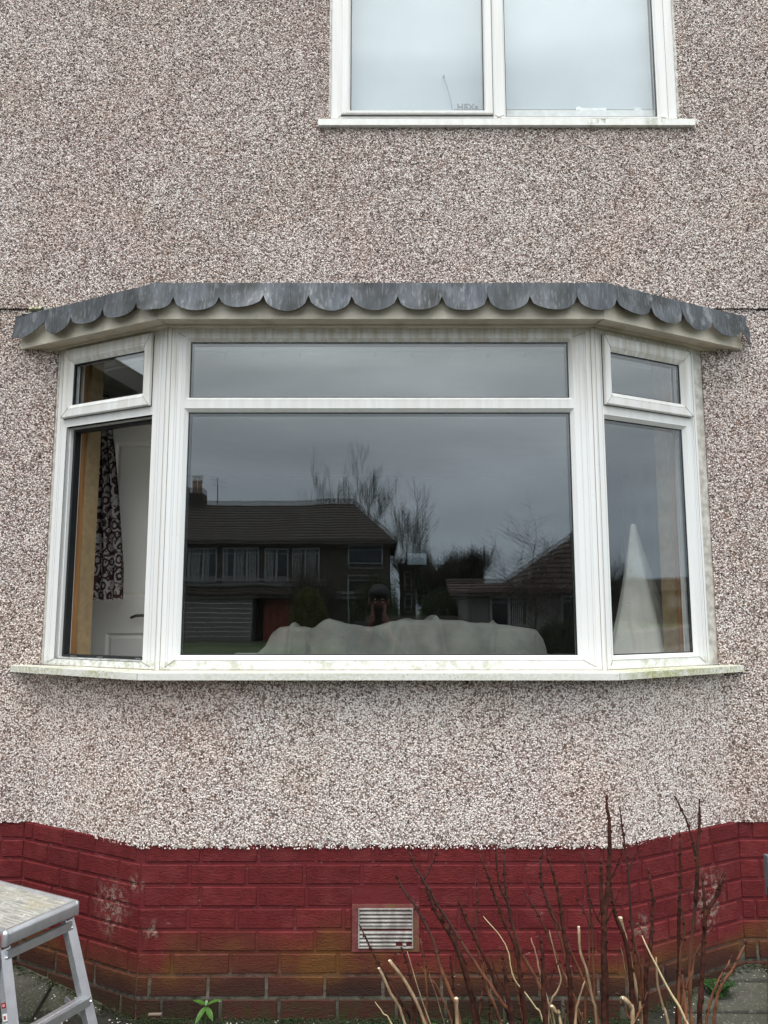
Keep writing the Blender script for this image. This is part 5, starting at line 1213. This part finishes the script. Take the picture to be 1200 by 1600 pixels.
bush('bush', 'dark conifer bush at the right end of the terrace', (-.35, -30, 1.2), (1.1, 1.0, 1.9), 9000, M_hedge, 2)
bush('bush', 'rounded black-green bush in the middle distance', (2.25, -27.5, 1.0), (.85, .7, 1.35), 9000, M_hedge, 3)
bush('bush', 'tall dark evergreen among the distant bare trees', (3.3, -52, 2.2), (.9, .9, 2.6), 7000, M_hedge, 4, .12)
bush('bush', 'dark shrub below the spreading bare tree on the right', (4.6, -16, .5), (.9, .6, .75), 8000, M_hedge, 5, .05)
tag(MB().box((-.6, -22.1, -.1), (2.6, -21.9, 1.25)).build('timber_fence', simple('fence_grey', (.12, .11, .10), .9)), 'grey board fence between the terrace and the bungalow', 'fence')

# ============================================================= THE PHOTOGRAPHER (faintly mirrored in the middle pane)
M_skin = simple('skin', (.27, .135, .10), .5, var=.05); M_jacket = simple('dark_jacket', (.020, .022, .028), .85, var=.2); M_jeans = simple('dark_trousers', (.022, .026, .040), .85); M_hair = simple('dark_hair', (.020, .014, .010), .7); M_shoe = simple('dark_shoe', (.03, .028, .026), .6)
person = thing('person', 'person in dark jacket and cap holding up a phone, faintly mirrored in the glass', 'person')
def skin(name, joints, bones, mat, parent, sub=2, root=0):
    me = bpy.data.meshes.new(name); me.from_pydata([j[0] for j in joints], bones, [])
    o = bpy.data.objects.new(name, me); C.objects.link(o)
    s = o.modifiers.new('s', 'SKIN'); sv = me.skin_vertices.new() if not me.skin_vertices else me.skin_vertices[0]
    sv = me.skin_vertices[0]
    for i, j in enumerate(joints): sv.data[i].radius = (j[1], j[1] if len(j) < 3 else j[2]); sv.data[i].use_root = (i == root)
    sb = o.modifiers.new('d', 'SUBSURF'); sb.levels = sub; sb.render_levels = sub
    d = bpy.context.evaluated_depsgraph_get(); m2 = bpy.data.meshes.new_from_object(o.evaluated_get(d)); bpy.data.objects.remove(o)
    m2.materials.clear(); m2.materials.append(mat); m2.polygons.foreach_set('use_smooth', [True] * len(m2.polygons)); m2.name = name
    return link(name, m2, parent)
PX, PY, G = -.045, -3.80, -.06
hp = (PX, PY - .05, .86 + G)
J = [((PX, PY, .93 + G), .15, .11), ((PX, PY, 1.15 + G), .15, .10), ((PX, PY + .01, 1.36 + G), .17, .11), ((PX, PY + .02, 1.47 + G), .07, .07), ((PX, PY + .04, 1.54 + G), .055, .06)]
body = J + [((PX, PY + .06, 1.62 + G), .078, .088), ((PX, PY + .06, 1.72 + G), .074, .090),
    ((PX - .10, PY, .88 + G), .10, .10), ((PX - .12, PY + .02, .48 + G), .062, .062), ((PX - .13, PY - .02, .10 + G), .04, .045), ((PX - .14, PY + .14, .04 + G), .035, .03),
    ((PX + .10, PY, .88 + G), .10, .10), ((PX + .12, PY + .02, .48 + G), .062, .062), ((PX + .13, PY - .02, .10 + G), .04, .045), ((PX + .14, PY + .14, .04 + G), .035, .03),
    ((PX - .19, PY, 1.42 + G), .06, .06), ((PX - .25, PY + .10, 1.18 + G), .045, .045), ((PX - .09, PY + .33, 1.36 + G), .032, .032),
    ((PX + .19, PY, 1.42 + G), .06, .06), ((PX + .25, PY + .10, 1.18 + G), .045, .045), ((PX + .09, PY + .33, 1.36 + G), .032, .032),
    ((PX - .067, PY + .365, 1.45 + G), .026, .030), ((PX + .067, PY + .365, 1.45 + G), .026, .030)]
bones = [(0,1),(1,2),(2,3),(3,4),(4,5),(5,6),(0,7),(7,8),(8,9),(9,10),(0,11),(11,12),(12,13),(13,14),(2,15),(15,16),(16,17),(2,18),(18,19),(19,20),(17,21),(20,22)]
skin('body', body, bones, M_skin, person)
grow = lambda j, k: (j[0], j[1] + k, (j[2] if len(j) > 2 else j[1]) + k)
jk = [grow(body[i], .018) for i in (0, 1, 2, 15, 16, 18, 19)] + [((PX - .118, PY + .27, 1.31 + G), .050, .050), ((PX + .118, PY + .27, 1.31 + G), .050, .050), ((PX, PY + .015, 1.47 + G), .082, .085)]
skin('jacket', jk, [(0,1),(1,2),(2,3),(3,4),(4,7),(2,5),(5,6),(6,8),(2,9)], M_jacket, person)
tr = [grow(body[0], .012)] + [grow(body[i], .016) for i in (7, 8, 9, 11, 12, 13)]
skin('trousers', tr, [(0,1),(1,2),(2,3),(0,4),(4,5),(5,6)], M_jeans, person)
for s in (-1, 1): MB().ell((PX + s * .135, PY + .06, .045 + G), (.05, .135, .05), 12, 8).build('shoe', M_shoe, person, True)
hx, hy, hz = PX, PY + .06, 1.675 + G
MB().ell((hx, hy - .012, hz + .035), (.094, .110, .088), 16, 10).build('hair', M_hair, person, True)
cap = MB().ell((hx, hy, hz + .060), (.098, .112, .075), 16, 10); cap.box((hx - .06, hy + .085, hz + .048), (hx + .06, hy + .165, hz + .056)); cap.build('cap', M_jacket, person, 40)
for s in (-1, 1):
    MB().ell((hx + s * .032, hy + .084, hz - .004), (.012, .008, .008), 8, 6).build('eye', M_paper, person, True)
    MB().ell((hx + s * .083, hy, hz - .012), (.012, .018, .030), 8, 6).build('ear', M_skin, person, True)
MB().ell((hx, hy + .098, hz - .024), (.012, .016, .022), 8, 6).build('nose', M_skin, person, True); MB().ell((hx, hy + .085, hz - .060), (.022, .008, .006), 8, 6).build('mouth', simple('lips', (.35, .12, .10), .5), person, True)
# hands: palm, four unequal fingers curled round the phone's edge, thumb
ph_x0, ph_x1, ph_z0, ph_z1, ph_y = PX - .037, PX + .037 + .0, 1.420, 1.565, -3.40
for s in (-1, 1):
    ex = PX + s * .037; wz = 1.45 + G + .0
    for k, (L, z) in enumerate(((.95, 1.492), (1.0, 1.471), (.94, 1.450), (.78, 1.431))):
        b = Vector((PX + s * .066, ph_y - .030, z - .014))
        pts = [b, Vector((PX + s * .060, ph_y - .002, z)), Vector((PX + s * .048, ph_y + .016, z + .002)), Vector((PX + s * (.048 - .026 * L), ph_y + .015, z + .003))]
        skin('finger', [(tuple(p), r_f) for p, r_f in zip(pts, (.0092, .0088, .0080, .0068))], [(0,1),(1,2),(2,3)], M_skin, person, 1)
    pts = [Vector((PX + s * .060, ph_y - .045, 1.436)), Vector((PX + s * .056, ph_y - .030, 1.465)), Vector((PX + s * .036, ph_y - .020, 1.488)), Vector((PX + s * .020, ph_y - .018, 1.500))]
    skin('thumb', [(tuple(p), r_f) for p, r_f in zip(pts, (.014, .012, .0100, .0085))], [(0,1),(1,2),(2,3)], M_skin, person, 1)
    skin('palm', [((PX + s * .068, ph_y - .040, 1.375), .020, .022), ((PX + s * .068, ph_y - .036, 1.42), .018, .026), ((PX + s * .067, ph_y - .030, 1.47), .014, .026)], [(0,1),(1,2)], M_skin, person, 2)
rebase(person, (PX, PY, G))
ph = thing('phone', 'black phone held upright in both hands of the photographer', 'phone')
MB().box((ph_x0, ph_y, ph_z0), (ph_x1, ph_y + .008, ph_z1)).build('case', simple('phone_black', (.012, .012, .013), .3), ph); MB().box((ph_x0 + .003, ph_y - .0012, ph_z0 + .004), (ph_x1 - .003, ph_y - .0002, ph_z1 - .004)).build('screen', simple('phone_screen', (.02, .02, .022), .1), ph)
for z in (1.552, 1.528): MB().tube([(ph_x1 - .014, ph_y + .0085, z), (ph_x1 - .014, ph_y + .0105, z)], .007, 10).build('lens', M_dglass, ph)
rebase(ph, (PX, ph_y, ph_z0))
